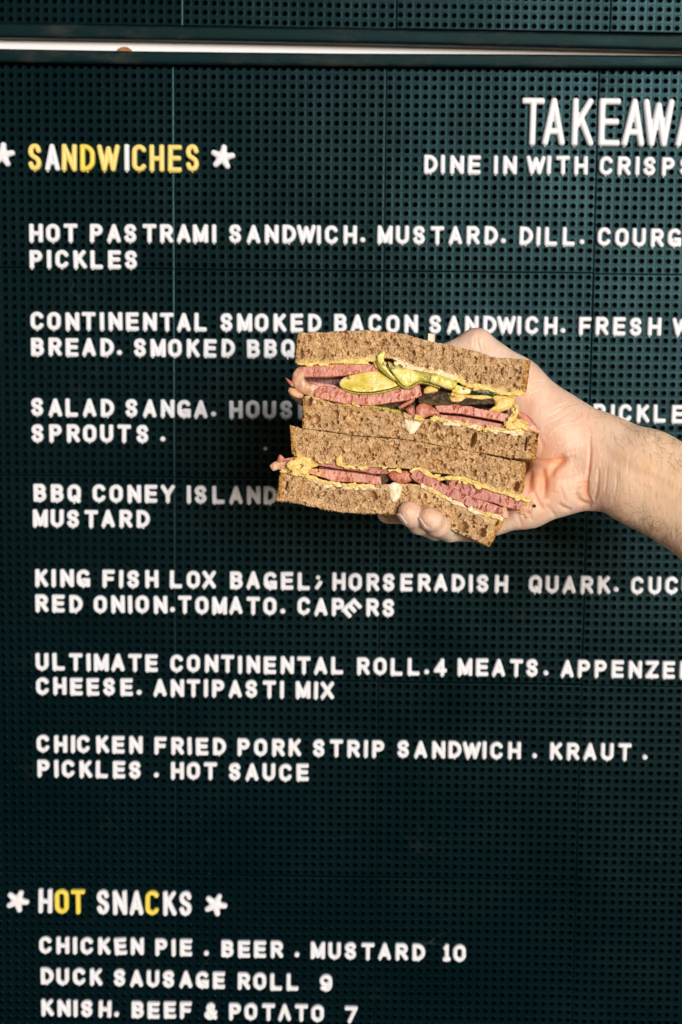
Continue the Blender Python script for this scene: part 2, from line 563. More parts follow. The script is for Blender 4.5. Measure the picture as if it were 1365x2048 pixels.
def glyph(ch, W, H):
    """centre-line strokes of a capital in a W x H box"""
    r = min(W / 2, H / 2)
    if ch == 'A': return [[(0, 0), (W * .5, H)], [(W * .5, H), (W, 0)], [(W * .2, H * .27), (W * .8, H * .27)]]
    if ch == 'V': return [[(0, 0), (W * .5, H)], [(W * .5, H), (W, 0)]]      # A that lost its bar
    if ch in 'B':
        q = W * .62; m = .53 * H; rt = (H - m) / 2; rb = m / 2
        return [[(0, 0), (0, H)], [(0, H), (W - rt - W * .06, H)], arc(W - rt - W * .06, m + rt, rt, rt, 90, -90), [(0, m), (W - rt, m)],
                arc(W - rb, rb, rb, rb, 90, -90), [(0, 0), (W - rb, 0)]]
    if ch == 'C': return [arc(W / 2, H - r, W / 2, r, 24, 180) + arc(W / 2, r, W / 2, r, 180, 336)]
    if ch == 'D':
        q = min(W * .8, H / 2)
        return [[(0, 0), (0, H)], [(0, H), (W - q, H)], arc(W - q, H - q, q, q, 90, 0) + arc(W - q, q, q, q, 0, -90), [(W - q, 0), (0, 0)]]
    if ch == 'E': return [[(0, 0), (0, H)], [(0, H), (W, H)], [(0, .51 * H), (W * .92, .51 * H)], [(0, 0), (W, 0)]]
    if ch == 'F': return [[(0, 0), (0, H)], [(0, H), (W, H)], [(0, .48 * H), (W * .88, .48 * H)]]
    if ch == 'G': return [arc(W / 2, H - r, W / 2, r, 34, 180) + arc(W / 2, r, W / 2, r, 180, 345), [(W, .37 * H), (W, .02 * H)], [(W * .62, .37 * H), (W, .37 * H)]]
    if ch == 'H': return [[(0, 0), (0, H)], [(W, 0), (W, H)], [(0, H * .48), (W, H * .48)]]
    if ch == 'I': return [[(0, 0), (0, H)]]
    if ch == 'K': return [[(0, 0), (0, H)], [(W * .92, H), (W * .06, H * .40)], [(W * .38, H * .58), (W, 0)]]
    if ch == 'L': return [[(0, 0), (0, H)], [(0, 0), (W, 0)]]
    if ch == 'M': return [[(0, 0), (0, H)], [(W, 0), (W, H)], [(0.02 * W, H), (W * .5, H * .06)], [(W * .98, H), (W * .5, H * .06)]]
    if ch == 'N': return [[(0, 0), (0, H)], [(W, 0), (W, H)], [(0.02 * W, H), (W * .98, 0)]]
    if ch in 'O0': return [arc(W / 2, H - r, W / 2, r, 0, 180) + arc(W / 2, r, W / 2, r, 180, 360) + [(W, H - r)]]
    if ch == 'P':
        q = .27 * H
        return [[(0, 0), (0, H)], [(0, H), (W - q, H)], arc(W - q, H - q, q, q, 90, -90), [(0, H - 2 * q), (W - q, H - 2 * q)]]
    if ch == 'Q': return glyph('O', W, H) + [[(W * .60, H * .22), (W * .98, -H * .05)]]
    if ch == 'R': return glyph('P', W * .97, H) + [[(W * .52, H * .45), (W, 0)]]
    if ch == 'S': return [spline([(.97 * W, .80 * H), (.80 * W, .96 * H), (.5 * W, 1.0 * H), (.17 * W, .94 * H), (.03 * W, .77 * H), (.15 * W, .60 * H),
                                  (.5 * W, .50 * H), (.85 * W, .40 * H), (.98 * W, .22 * H), (.82 * W, .05 * H), (.5 * W, 0), (.2 * W, .04 * H), (.02 * W, .20 * H)])]
    if ch == 'T': return [[(0, H), (W, H)], [(W / 2, 0), (W / 2, H)]]
    if ch == 'U': return [[(0, H), (0, r)], arc(W / 2, r, W / 2, r, 180, 360), [(W, r), (W, H)]]
    if ch == 'W': return [[(0, H), (W * .25, 0)], [(W * .25, 0), (W * .5, H * .92)], [(W * .5, H * .92), (W * .75, 0)], [(W * .75, 0), (W, H)]]
    if ch == 'X': return [[(0, 0), (W, H)], [(0, H), (W, 0)]]
    if ch == 'Y': return [[(0, H), (W / 2, H * .42)], [(W, H), (W / 2, H * .42)], [(W / 2, 0), (W / 2, H * .42)]]
    if ch == 'Z': return [[(0, H), (W, H)], [(W, H), (0, 0)], [(0, 0), (W, 0)]]
    if ch == '.': return [[(0, 0), (0.00002, 0)]]
    if ch == ';': return [[(W * .6, H * .80), (W * .6 + .00002, H * .80)], [(W * .95, H * .42), (W * .45, H * .06)]]
    if ch == '4': return [[(W * .72, 0), (W * .72, H)], [(W * .72, H), (0, H * .30)], [(0, H * .27), (W, H * .27)]]
    if ch == '1': return [[(W * .5, 0), (W * .5, H)], [(W * .5, H), (W * .1, H * .86)], [(0, 0), (W, 0)]]
    if ch == '7': return [[(0, H), (W, H)], [(W, H), (W * .35, 0)]]
    if ch == '9': return [arc(W / 2, H - W / 2, W / 2, W / 2, 0, 360, 24), spline([(W, H - W / 2), (W, H * .35), (W * .85, H * .08), (W * .5, 0), (W * .08, H * .10)])]
    if ch == '&': return [spline([(W, 0), (W * .3, H * .62), (W * .25, H * .88), (W * .5, H), (W * .75, H * .86), (W * .6, H * .62), (W * .1, H * .38), (0, H * .18), (W * .3, 0), (W * .65, H * .05), (W, H * .40)])]
    if ch == '*':
        out = []
        for k in range(5):
            a = math.radians(90 + 72 * k)
            out.append([(W / 2, H / 2), (W / 2 + math.cos(a) * W * .53, H / 2 + math.sin(a) * W * .53)])
        return out
    raise ValueError(ch)


# style: cap height, default width, stroke, thickness (metres)
STY = {'s': dict(h=.01500, w=.01125, t=.00385, th=.0030), 'm': dict(h=.0213, w=.0120, t=.0042, th=.0034), 'L': dict(h=.0368, w=.0182, t=.0053, th=.0040)}
WID = {'I': 0, 'M': 1.12, 'W': 1.38, 'N': 1.02, 'D': 1.0, 'O': 1.0, 'Q': 1.0, 'S': .90, 'L': .92, 'E': .94, 'F': .92, 'T': 1.0, 'A': 1.0, 'P': .93, 'R': .97, '1': .62, '7': 1.0,
       '4': .98, '.': .5, ';': .8, '9': .98, '&': 1.0, 'Y': 1.06, 'Z': 1.0, 'X': 1.02, 'H': 1.0, 'U': .98, 'K': .97, 'B': .95, 'C': .98, 'G': 1.0, '0': .98, 'V': 1.0}
_cache = {}


def letter_mesh(ch, sty, mat):
    key = (ch, sty, mat.name)
    if key in _cache:
        return _cache[key]
    st = STY[sty]
    t = st['t']
    if ch == '*':
        wf = .0205; hf = .0205; t = .0060
    else:
        wf = st['w'] * WID.get(ch, 1.0); hf = st['h']
        if sty != 's' and ch in 'MW': wf *= 1.1
        if sty == 'L' and ch == 'W': wf = st['w'] * 1.35
    W, H = max(wf - t, 0.0001), hf - t
    if ch == '.':
        W = H = 0.0001; t = .0045
    if ch == 'o':
        ch, W, H, t = '.', .0001, .0001, .0034
    lines = glyph(ch, W, H)
    lines = [[(x - W / 2, y - H / 2) for x, y in l] for l in lines]
    st_ = t / 2
    cell = t / 10
    pad = t * .5 + 3 * cell
    if ch == 'I':
        lines = [[(0, -H / 2), (0, H / 2)]]
    allp = np.array([p for l in lines for p in l])
    x0, y0 = allp.min(0) - pad
    x1, y1 = allp.max(0) + pad
    gx = np.arange(x0, x1 + cell, cell)
    gy = np.arange(y0, y1 + cell, cell)
    PX, PY = np.meshgrid(gx, gy, indexing='ij')

    def seg(P, a, b):
        ax_, ay_ = a; bx, by = b
        dx, dy = bx - ax_, by - ay_
        L = dx * dx + dy * dy + 1e-14
        q = np.clip(((P[0] - ax_) * dx + (P[1] - ay_) * dy) / L, 0, 1)
        return np.hypot(P[0] - ax_ - q * dx, P[1] - ay_ - q * dy)

    def dist(P):
        D = np.full(P[0].shape, 1e9)
        for l in lines:
            if len(l) == 2 and ch not in '.;*' and (abs(l[0][0] - l[1][0]) < 1e-9 or abs(l[0][1] - l[1][1]) < 1e-9):
                cx, cy = (l[0][0] + l[1][0]) / 2, (l[0][1] + l[1][1]) / 2
                hx, hy = abs(l[0][0] - l[1][0]) / 2, abs(l[0][1] - l[1][1]) / 2
                rr = .36 * t
                qx = np.abs(P[0] - cx) - (hx + st_ - rr)
                qy = np.abs(P[1] - cy) - (hy + st_ - rr)
                d = np.hypot(np.maximum(qx, 0), np.maximum(qy, 0)) + np.minimum(np.maximum(qx, qy), 0) - rr
                D = np.minimum(D, d)
            else:
                for a, b in zip(l, l[1:]):
                    if ch == '*':
                        k = np.clip(np.hypot(P[0], P[1]) / (W * .53), 0, 1)
                        D = np.minimum(D, seg(P, a, b) - st_ * (1.22 - .42 * k))
                    else:
                        D = np.minimum(D, seg(P, a, b) - st_)
        return D
    D = dist((PX, PY))
    e = cell * .25
    GX = (dist((PX + e, PY)) - dist((PX - e, PY))) / (2 * e)
    GY = (dist((PX, PY + e)) - dist((PX, PY - e))) / (2 * e)
    ins = D < 0
    cellm = ins[:-1, :-1] | ins[1:, :-1] | ins[:-1, 1:] | ins[1:, 1:]
    used = np.zeros_like(ins)
    used[:-1, :-1] |= cellm; used[1:, :-1] |= cellm; used[:-1, 1:] |= cellm; used[1:, 1:] |= cellm
    out = used & ~ins
    gl = np.maximum(np.hypot(GX, GY), .3)
    PX = np.where(out, PX - np.clip(D, 0, 1.5 * cell) * GX / gl, PX)
    PY = np.where(out, PY - np.clip(D, 0, 1.5 * cell) * GY / gl, PY)
    Dn = np.where(out, 0, D)
    b = .42 * t
    q = np.clip(-Dn / b, 0, 1)
    prof = np.sqrt(np.clip(1 - (1 - q) ** 2.2, 0, 1))
    z = st['th'] * (.42 + .58 * prof)
    ids = -np.ones(ins.shape, int)
    ids[used] = np.arange(used.sum())
    V = np.stack([PX[used], -z[used], PY[used]], 1)
    F = []
    cnt = {}
    for i, j in zip(*np.nonzero(cellm)):
        q4 = (ids[i, j], ids[i + 1, j], ids[i + 1, j + 1], ids[i, j + 1])
        F.append(q4)
        for k in range(4):
            ed = (q4[k], q4[(k + 1) % 4])
            cnt[ed] = cnt.get(ed, 0) + 1
    V = V.tolist()
    low_ = {}
    for (a, b_) in list(cnt):
        if (b_, a) not in cnt:
            for k in (a, b_):
                if k not in low_:
                    low_[k] = len(V)
                    x, y, zz = V[k]
                    V.append([x * 1.004, 0.0002, zz * 1.004])
            F.append((b_, a, low_[a], low_[b_]))
    # two short pegs under the letter that reach into the board
    if ch not in '.;*&':
        for (qx, qz) in ((allp[:, 0].mean() * 0, allp[:, 1].min() - t * .16),):
            b0 = len(V)
            for yy, rr in ((-.0016, .0007), (.003, .0007)):
                for k in range(8):
                    a = math.pi / 4 * k
                    if ch in 'HKMNRAXPVEFL': ox = -W / 2
                    elif ch == 'W': ox = -W / 4
                    elif ch in '47': ox = {'4': W * .22, '7': -W * .15}[ch]
                    else: ox = 0
                    V.append([ox + qx + rr * math.cos(a), yy, qz - t * .33 + rr * math.sin(a)])
            for k in range(8):
                F.append((b0 + k, b0 + (k + 1) % 8, b0 + 8 + (k + 1) % 8, b0 + 8 + k))
            F.append(tuple(b0 + k for k in range(7, -1, -1)))
    me = bpy.data.meshes.new('letter')
    me.from_pydata(V, [], F)
    me.polygons.foreach_set('use_smooth', [True] * len(me.polygons))
    me.materials.append(mat)
    me.update()
    _cache[key] = me
    return me


ORD = ['', 'first', 'second', 'third', 'fourth', 'fifth', 'sixth', 'seventh', 'eighth', 'ninth', 'tenth', 'eleventh']
Z = 1365 / 460.0
# row: (text, [pixel centre of every character], (x, mid y) samples, style, where)


def zz(o, l):
    return [o + v / Z for v in l]


ROWS = [
    ('HOT PASTRAMI SANDWICH. MUSTARD. DILL. COURG', zz(0, [214, 314, 419, 571, 676, 773, 887, 989, 1090, 1190, 1271]) + zz(440, [90, 199, 307, 411, 512, 587, 662, 773, 848, 980, 1083, 1181, 1290])
     + zz(905, [17, 123, 230, 302, 438, 510, 585, 690, 769, 901, 1005, 1108, 1216, 1318]), [(72, 465.7), (433, 467.8), (875, 470.7), (1350, 475.7)], 's', 'in the hot pastrami line'),
    ('PICKLES', zz(0, [213, 291, 368, 475, 573, 679, 777]), [(72, 518.9), (262, 519.4)], 's', 'right below the hot pastrami line'),
    ('CONTINENTAL SMOKED BACON SANDWICH. FRESH W', zz(0, [220, 320, 430, 526, 605, 685, 785, 890, 991, 1091, 1190]) + zz(440, [38, 146, 247, 356, 456, 563, 715, 815, 920, 1026, 1135, 1277])
     + zz(905, [7, 115, 222, 320, 396, 472, 583, 656, 787, 888, 990, 1087, 1200, 1360]), [(74, 641.9), (400, 644.4), (822, 648), (943, 649.6), (1309, 653.6)], 's', 'in the smoked bacon line'),
    ('BREAD. SMOKED BBQ', zz(0, [222, 327, 427, 528, 636, 709, 830, 938, 1038, 1147, 1247, 1355]) + zz(440, [198, 300, 403]), [(75, 694), (420, 696.8), (575, 697.5)], 's', 'right below the smoked bacon line'),
    ('SALAD SANGA. HOUSE', zz(0, [220, 328, 425, 531, 638, 780, 889, 995, 1093, 1192, 1268]) + [472.3, 505.7, 539.1, 572.5, 609], [(74, 814.4), (400, 818.4), (572, 820)], 's', 'in the salad sanga line'),
    ('PICKLE', [1199, 1225.3, 1250.7, 1286.3, 1319.3, 1356], [(1199, 826), (1360, 828.5)], 's', 'at the far right above the wrist'),
    ('SPROUTS .', zz(0, [222, 329, 435, 532, 633, 737, 845, 967]), [(75, 866.3), (285, 867.8)], 's', 'right below the salad sanga line'),
    ('o', [531.2], [(531, 884.4), (540, 884.4)], 's', 'alone left of the sandwich'),
    ('BBQ CONEY ISLAND .', zz(0, [236, 339, 440, 588, 689, 797, 896, 996, 1121]) + [401.3, 436.8, 472.1, 507.5, 541, 586], [(80, 985.9), (336, 988.3), (541, 991)], 's', 'in the coney island line'),
    ('MUSTARD', zz(0, [239, 339, 433, 541, 641, 747, 850]), [(80, 1037), (286, 1038.5)], 's', 'right below the coney island line'),
    ('KING FISH LOX BAGEL; HORSERADISH QUARK. CUCU', zz(0, [247, 318, 398, 495, 644, 719, 790, 901, 1044, 1147, 1241]) + zz(440, [97, 197, 299, 398, 497, 578, 706, 803, 908, 1001, 1107, 1213, 1310])
     + zz(905, [35, 109, 179, 291, 492, 592, 693, 799, 900, 972, 1097, 1200, 1301, 1401]), [(83, 1156), (418, 1159.8), (472, 1160.8), (881, 1166), (1275, 1170.6)], 's', 'in the king fish line'),
    ('RED ONION. TOMATO. CAP', zz(0, [248, 346, 451, 595, 700, 772, 844, 953, 1024, 1097, 1198, 1303]) + zz(440, [94, 197, 296, 373, 498, 599, 700]), [(83, 1206.6), (320, 1209.7), (700, 1214)], 's', 'in the red onion line'),
    ('RS', zz(440, [906, 999]), [(700, 1214), (777, 1215.7)], 's', 'ending the red onion line'),
    ('ULTIMATE CONTINENTAL ROLL. 4 MEATS. APPENZEL', zz(0, [249, 347, 449, 525, 601, 700, 801, 899, 1049, 1148, 1256]) + zz(440, [45, 119, 198, 296, 400, 498, 597, 695, 851, 950, 1048, 1149, 1227, 1308])
     + zz(905, [74, 176, 274, 379, 472, 555, 681, 780, 879, 980, 1085, 1185, 1284, 1385]), [(84, 1323.6), (423, 1327.3), (506, 1329.6), (881, 1334.7), (930, 1334.7), (1304, 1339.4)], 's', 'in the ultimate continental line'),
    ('CHEESE. ANTIPASTI MIX', zz(0, [252, 355, 453, 551, 647, 751, 826, 949, 1053, 1148, 1222, 1295]) + zz(440, [90, 186, 293, 368, 493, 570, 637]), [(85, 1372.4), (412, 1377), (655, 1381.5)], 's', 'right below the ultimate line'),
    ('CHICKEN FRIED PORK STRIP SANDWICH . KRAUT .', zz(0, [255, 360, 433, 495, 609, 702, 807, 952, 1054, 1125, 1199, 1303]) + zz(440, [140, 241, 347, 445, 586, 691, 793, 866, 939, 1087, 1191, 1298])
     + zz(905, [15, 114, 190, 262, 368, 488, 616, 716, 816, 919, 1023, 1143]), [(86, 1487.4), (420, 1493), (487, 1494.8), (877, 1499.5), (1250, 1504.3)], 's', 'in the fried pork line'),
    ('PICKLES . HOT SAUCE', zz(0, [258, 334, 405, 509, 604, 706, 800, 928, 1053, 1148, 1249]) + zz(440, [87, 190, 290, 389, 490]), [(86, 1537), (420, 1542.7), (605, 1546)], 's', 'right below the fried pork line'),
    ('CHICKEN PIE . BEER . MUSTARD 10', zz(0, [270, 373, 445, 516, 619, 715, 815, 957, 1030, 1104, 1225, 1350]) + [488] + zz(500, [59, 160, 279, 403, 502, 596, 700, 799, 901, 1002, 1168, 1244]),
     [(91, 1890.3), (372, 1895.7), (520, 1899), (919, 1906.5)], 's', 'in the chicken pie line'),
    ('DUCK SAUSAGE ROLL 9', zz(0, [280, 372, 470, 571, 709, 810, 908, 1000, 1103, 1201, 1299]) + [488] + zz(500, [58, 155, 252, 451]), [(94, 1952.4), (438, 1961), (652, 1965.8)], 's', 'in the duck sausage line'),
    ('KNISH. BEEF & POTVTO 7', zz(0, [282, 380, 448, 515, 623, 692, 817, 911, 1008, 1103, 1251]) + [470] + zz(500, [5, 110, 205, 305, 401, 600]), [(95, 2016), (372, 2021.5), (635, 2026.8), (702, 2029.5)], 's', 'in the knish line'),
    ('DINE IN WITH CRISPS', [683 + v / 2.0015 for v in [358, 406, 463, 532, 618, 675, 778, 831, 887, 959, 1060, 1132, 1185, 1233, 1308, 1379]], [(862, 328.8), (1337, 332.8)], 's', 'in the dine in line'),
    ('SANDWICHES', [v / 1.9985 for v in [139, 209, 277, 350, 434, 507, 557, 627, 699, 769]], [(70, 314.7), (385, 316.7)], 'm', 'in the upper left heading'),
    ('HOT SNACKS', zz(0, [270, 367, 464, 611, 712, 810, 904, 1008, 1101]), [(91, 1802), (340, 1806.8)], 'm', 'in the lower left heading'),
    ('TAKEAWA', [683 + v / 2.0015 for v in [766, 850, 967, 1073, 1170, 1268, 1384]], [(1065, 243.3), (1317, 246)], 'L', 'in the big upper right heading'),
]
YEL = {('SANDWICHES', 'm'): {0: YELLOW_M, 2: YELLOW_M, 3: YELLOW2_M, 4: YELLOW_M, 6: YELLOW_M, 7: YELLOW_M, 8: YELLOW_M, 9: YELLOW_M}, ('HOT SNACKS', 'm'): {1: YELLOW2_M, 2: YELLOW2_M, 6: YELLOW2_M}}
NUMW = {'4': 'numeral', '1': 'numeral', '0': 'numeral', '7': 'numeral', '9': 'numeral', '.': 'full_stop', 'o': 'full_stop', ';': 'semicolon', '&': 'ampersand', '*': 'star'}


def put(ch, x, y, sty, mat, rot, label, group):
    X, Y = px_board(x, y, 0.002)
    o = bpy.data.objects.new(NUMW.get(ch, 'letter'), letter_mesh(ch, sty, mat))
    COL.objects.link(o)
    o.location = board_world(X, Y, 0.0003)
    o.rotation_euler = (0, rot, 0)
    cat = {'numeral': 'number', 'full_stop': 'dot', 'letter': 'letter'}.get(NUMW.get(ch, 'letter'), NUMW.get(ch, 'letter'))
    tag(o, label, cat, group)
    return o


lr = random.Random(3)
for text, cx, ys, sty, where in ROWS:
    words = text.split(' ')
    k = 0
    for wi, w in enumerate(words):
        for li, ch in enumerate(w):
            x = cx[k]
            y = float(np.interp(x, [p[0] for p in ys], [p[1] for p in ys]))
            if x > ys[-1][0]:
                y += (x - ys[-1][0]) * .008
            mat = YEL.get((text, sty), {}).get(k, WHITE_M)
            cn_ = 'yellow' if mat in (YELLOW_M, YELLOW2_M) else 'white'
            size = {'s': 'small', 'm': 'medium', 'L': 'tall'}[sty]
            word = w.strip('.;').replace('V', 'A') if 'POTV' in w else w.strip('.;')
            yy = y
            if ch == '.':
                yy = y + 9.8
                prev = word or words[wi - 1].strip('.')
                label = f'white round dot after {prev} {where}'
                group = 'white dots between the menu words'
            elif ch == 'o':
                yy = y + 13
                label = 'tiny round white dot alone in the shadow left of the sandwich'
                group = 'white dots between the menu words'
            elif ch == ';':
                label = f'white slanted semicolon after {word} {where}'
                group = None
            elif ch == 'V':
                label = f'white letter A without its crossbar, in {word} {where}'
                group = 'small letters of the menu text'
            elif ch in '0123456789':
                label = {'1': 'white numeral one, left digit of the price 10 after the pie', '0': 'white numeral zero, right digit of the price 10 after the pie'}.get(ch, f'white number {ch} {where}')
                group = 'small numbers of the menu text'
            elif ch == '&':
                label = f'white ampersand {where}'
                group = None
            else:
                if len(word) == 1:
                    label = f'{size} {cn_} letter {ch}, standing alone {where}'
                else:
                    same = word.count(ch)
                    if same > 1:
                        nth = word[:li + 1].count(ch)
                        label = f'{size} {cn_} letter {ch}, the {ORD[nth]} {ch} of {word} {where}'
                    else:
                        label = f'{size} {cn_} letter {ch} of {word} {where}'
                group = {'s': 'small letters of the menu text', 'm': 'medium letters of the section headings', 'L': 'tall letters of the big heading'}[sty]
            rot = lr.gauss(0, .010)
            if text.startswith('CHICKEN PIE') and k == 5:
                rot = -.07
            put(ch, x, yy + lr.gauss(0, .35), sty, mat, rot, label, group)
            k += 1
    assert k == len(cx), (text, k, len(cx))
put('E', 703.4, 1216.5, 's', WHITE_M, math.radians(47), 'white letter E tilted sideways in the word CAPERS', 'small letters of the menu text')
for (x, y, r, lb) in ((5, 310, 6, 'white star cut by the left edge beside the SANDWICHES heading'), (445.5, 314.5, 8, 'white star right of the SANDWICHES heading'),
                      (34.7, 1802.5, 24, 'white star left of the HOT SNACKS heading'), (431, 1810, 24, 'white star right of the HOT SNACKS heading')):
    put('*', x, y, 'm', WHITE_M, math.radians(r), lb, 'white stars beside the headings')

# ------------------------------------------------------------------ food helpers
ZH = 920.0          # mm, depth of the hand's reference plane


def lensmm(px, py, Zmm):
    px, py, Zmm = np.broadcast_arrays(np.asarray(px, float), np.asarray(py, float), np.asarray(Zmm, float))
    return np.stack([(px - 682.5) / FPX * Zmm, (py - 1024) / FPX * Zmm, Zmm], -1)


def resample(P, n):
    P = np.array(spline([tuple(p) for p in P], 6))
    d = np.r_[0, np.cumsum(np.hypot(*np.diff(P, axis=0).T))]
    t = np.linspace(0, d[-1], n)
    return np.stack([np.interp(t, d, P[:, 0]), np.interp(t, d, P[:, 1])], 1)


_nz = {}


def noise2(x, y, scale, seed=0, octv=4):
    """value noise of photo-pixel coordinates"""
    out = np.zeros_like(np.asarray(x, float))
    amp, tot = 1.0, 0
    for o in range(octv):
        key = (seed, o)
        if key not in _nz:
            _nz[key] = np.random.default_rng(seed * 31 + o).random((256, 256))
        T = _nz[key]
        u = np.asarray(x, float) / scale * 2 ** o + 13.7 * seed
        v = np.asarray(y, float) / scale * 2 ** o + 7.1 * seed
        iu, iv = np.floor(u).astype(int), np.floor(v).astype(int)
        fu, fv = u - iu, v - iv
        fu = fu * fu * (3 - 2 * fu); fv = fv * fv * (3 - 2 * fv)
        g = lambda a, b: T[a % 256, b % 256]
        out += amp * ((g(iu, iv) * (1 - fu) + g(iu + 1, iv) * fu) * (1 - fv) + (g(iu, iv + 1) * (1 - fu) + g(iu + 1, iv + 1) * fu) * fv)
        tot += amp
        amp *= .5
    return out / tot * 2 - 1


def slab(name, top, bot, D, depth, mat, parent, step=1.3, rough=0.0, dents=None, er=1.0, endr=2.5, edge_n=1.2, relief=0.0, crust_w=(0, 0), crust_face=0.0,
         smear_fn=None, seed=1, nd=10, tilt=(0.0, 0.0), bulge=0.0, drop=None, label=None, endn=1.2):
    """a slice: its front face lies between the outlines top and bot (photo pixels, left to right), 'D' mm nearer than ZH, going 'depth' mm back"""
    L = max(np.hypot(*np.diff(np.array(top, float), axis=0).T).sum(), 20)
    nu = max(int(L / step), 8)
    T_, B_ = resample(top, nu), resample(bot, nu)
    hgt = np.hypot(*(T_ - B_).T).mean()
    nv = max(int(hgt / step), 4)
    u = np.linspace(0, 1, nu)
    v = np.linspace(0, 1, nv)
    n1 = noise2(T_[:, 0], T_[:, 1], 14, seed) * edge_n
    n2 = noise2(B_[:, 0], B_[:, 1], 14, seed + 3) * edge_n
    if rough > .2 or name == 'bread_slice':
        n1 = n1 + noise2(T_[:, 0], T_[:, 1], 3.5, seed + 5, 2) * .9
        n2 = n2 + noise2(B_[:, 0], B_[:, 1], 3.5, seed + 6, 2) * .9
    T_ = T_ + np.stack([n1 * .3, n1], 1)
    B_ = B_ + np.stack([n2 * .3, n2], 1)
    Zf = ZH - D
    pts, cr, sm, ring_n = [], [], [], None
    PXf = B_[:, None, 0] * (1 - v) + T_[:, None, 0] * v
    PYf = B_[:, None, 1] * (1 - v) + T_[:, None, 1] * v
    if endn:
        eu = np.minimum(np.arange(nu), np.arange(nu)[::-1])[:, None] * (L / nu)
        PXf = PXf + endn * noise2(PYf, PYf * 0 + seed, 9, seed + 30, 4) * np.exp(-(eu / 7) ** 2)
    dep = np.zeros((nu, nv))
    ev = np.minimum(v, 1 - v) * hgt            # px from an edge
    er_px = er / .32
    q = np.clip(ev / max(er_px, .01), 0, 1)
    dep += (er * (1 - np.sqrt(np.clip(1 - (1 - q) ** 2, 0, 1))))[None, :]
    if relief:
        dep += relief * noise2(PXf, PYf, 18, seed + 7, 5)
    if bulge:
        dep -= bulge * (1 - (2 * v - 1) ** 2)[None, :]
    if rough:
        dep += rough * noise2(PXf, PYf, 4.0, seed + 9, 3)
    if dents is not None:
        hole = np.zeros_like(dep)
        WX = PXf + 1.9 * noise2(PXf, PYf, 7, seed + 40, 2)
        WY = PYf + 1.9 * noise2(PXf, PYf, 7, seed + 41, 2)
        for (hx, hy, rx, ry, an, dp) in dents:
            R_ = max(rx, ry) * 1.5
            iu = np.nonzero((PXf[:, 0] > hx - R_ - 12) & (PXf[:, 0] < hx + R_ + 12))[0]
            if len(iu) == 0:
                continue
            i0, i1 = iu[0], iu[-1] + 1
            sx, sy = WX[i0:i1] - hx, WY[i0:i1] - hy
            c, s = math.cos(an), math.sin(an)
            a = (sx * c + sy * s) / rx
            b = (-sx * s + sy * c) / ry
            rr = a * a + b * b
            d = dp * np.clip(1 - rr * rr, 0, 1) ** .6
            rim = -0.10 * np.exp(-((np.sqrt(rr) - 1.08) / .16) ** 2) * min(dp, 1.2)
            hole[i0:i1] = np.where(d > hole[i0:i1], d, hole[i0:i1] + rim * (d <= 0))
        dep += hole
    xyz_f = lensmm(PXf, PYf, Zf)
    xyz_f[..., 2] += dep
    # the rest of the ring, straight back
    tdx, tdy = tilt
    s_ = np.linspace(0, 1, nd + 1)[1:]
    topf = xyz_f[:, -1:, :] + np.stack([s_ * tdx, s_ * tdy, s_ * depth], -1)[None]
    botf = xyz_f[:, :1, :] + np.stack([s_[::-1] * tdx, s_[::-1] * tdy, s_[::-1] * depth], -1)[None]
    jj = np.arange(1, nd + 1)
    nt = noise2(T_[:, 0][:, None] + 0 * jj, jj[None, :] * 6.0 + 0 * T_[:, :1], 9, seed + 11)
    nb = noise2(B_[:, 0][:, None] + 0 * jj, jj[None, :] * 6.0 + 0 * B_[:, :1], 9, seed + 12)
    topf[..., 1] += nt * edge_n * .35
    botf[..., 1] += nb[:, ::-1] * edge_n * .35
    if drop:
        topf[..., 1] += drop * s_ ** 2
        botf[..., 1] += drop * s_[::-1] ** 2
    mid = (topf[:, -1:] + botf[:, :1]) / 2
    ring = np.concatenate([xyz_f, topf, mid, botf], 1)
    R = ring.shape[1]
    crv = np.zeros((nu, R))
    smv = np.zeros((nu, R))
    PXr = np.concatenate([PXf, np.repeat(PXf[:, -1:], nd, 1), PXf[:, :1], np.repeat(PXf[:, :1], nd, 1)], 1)
    PYr = np.concatenate([PYf, np.repeat(PYf[:, -1:], nd, 1), PYf[:, :1], np.repeat(PYf[:, :1], nd, 1)], 1)
    nn = noise2(PXr, PYr, 9, seed + 20)
    for side, cwid in ((0, crust_w[0]), (1, crust_w[1])):
        if cwid:
            e = (np.arange(nu) if side == 0 else np.arange(nu)[::-1])[:, None] * (L / nu)
            crv = np.maximum(crv, np.clip((cwid * (1 + .5 * nn) - e) / (cwid * .6), 0, 1))
    if crust_face:
        crv[:, nv:] = np.maximum(crv[:, nv:], crust_face)
    if smear_fn:
        smv = np.clip(smear_fn(PXr, PYr, np.concatenate([np.repeat(v[None], nu, 0), np.ones((nu, nd)), np.zeros((nu, 1)) + .5, np.zeros((nu, nd))], 1), nn), 0, 1)
    # rounded end caps
    caps = []
    er2 = endr * .32
    cap_k = 5
    for end in (0, -1):
        base = ring[end]
        c = base.mean(0)
        dirv = ring[end].mean(0) - ring[1 if end == 0 else -2].mean(0)
        dirv /= np.linalg.norm(dirv) + 1e-9
        ks = []
        for k in range(1, cap_k + 1):
            th = math.pi / 2 * k / cap_k
            hh = np.linalg.norm(base - c, axis=1, keepdims=True)
            shrink = er2 * (1 - math.cos(th))
            f = np.clip((hh - shrink) / hh, 0, 1)
            ks.append(c + (base - c) * f + dirv * er2 * math.sin(th) * .8)
        for f in (.66, .33, .03):
            ks.append(c + (ks[cap_k - 1] - c - dirv * er2 * .8) * f + dirv * er2 * .8)
        jit = [np.random.default_rng(seed + k).normal(0, .12 if rough else .03, base.shape) for k in range(len(ks))]
        ks = [a + b for a, b in zip(ks, jit)]
        caps.append(ks)
    seq = [a for a in caps[0][::-1]] + [ring[i] for i in range(nu)] + caps[1]
    ec = len(caps[0])
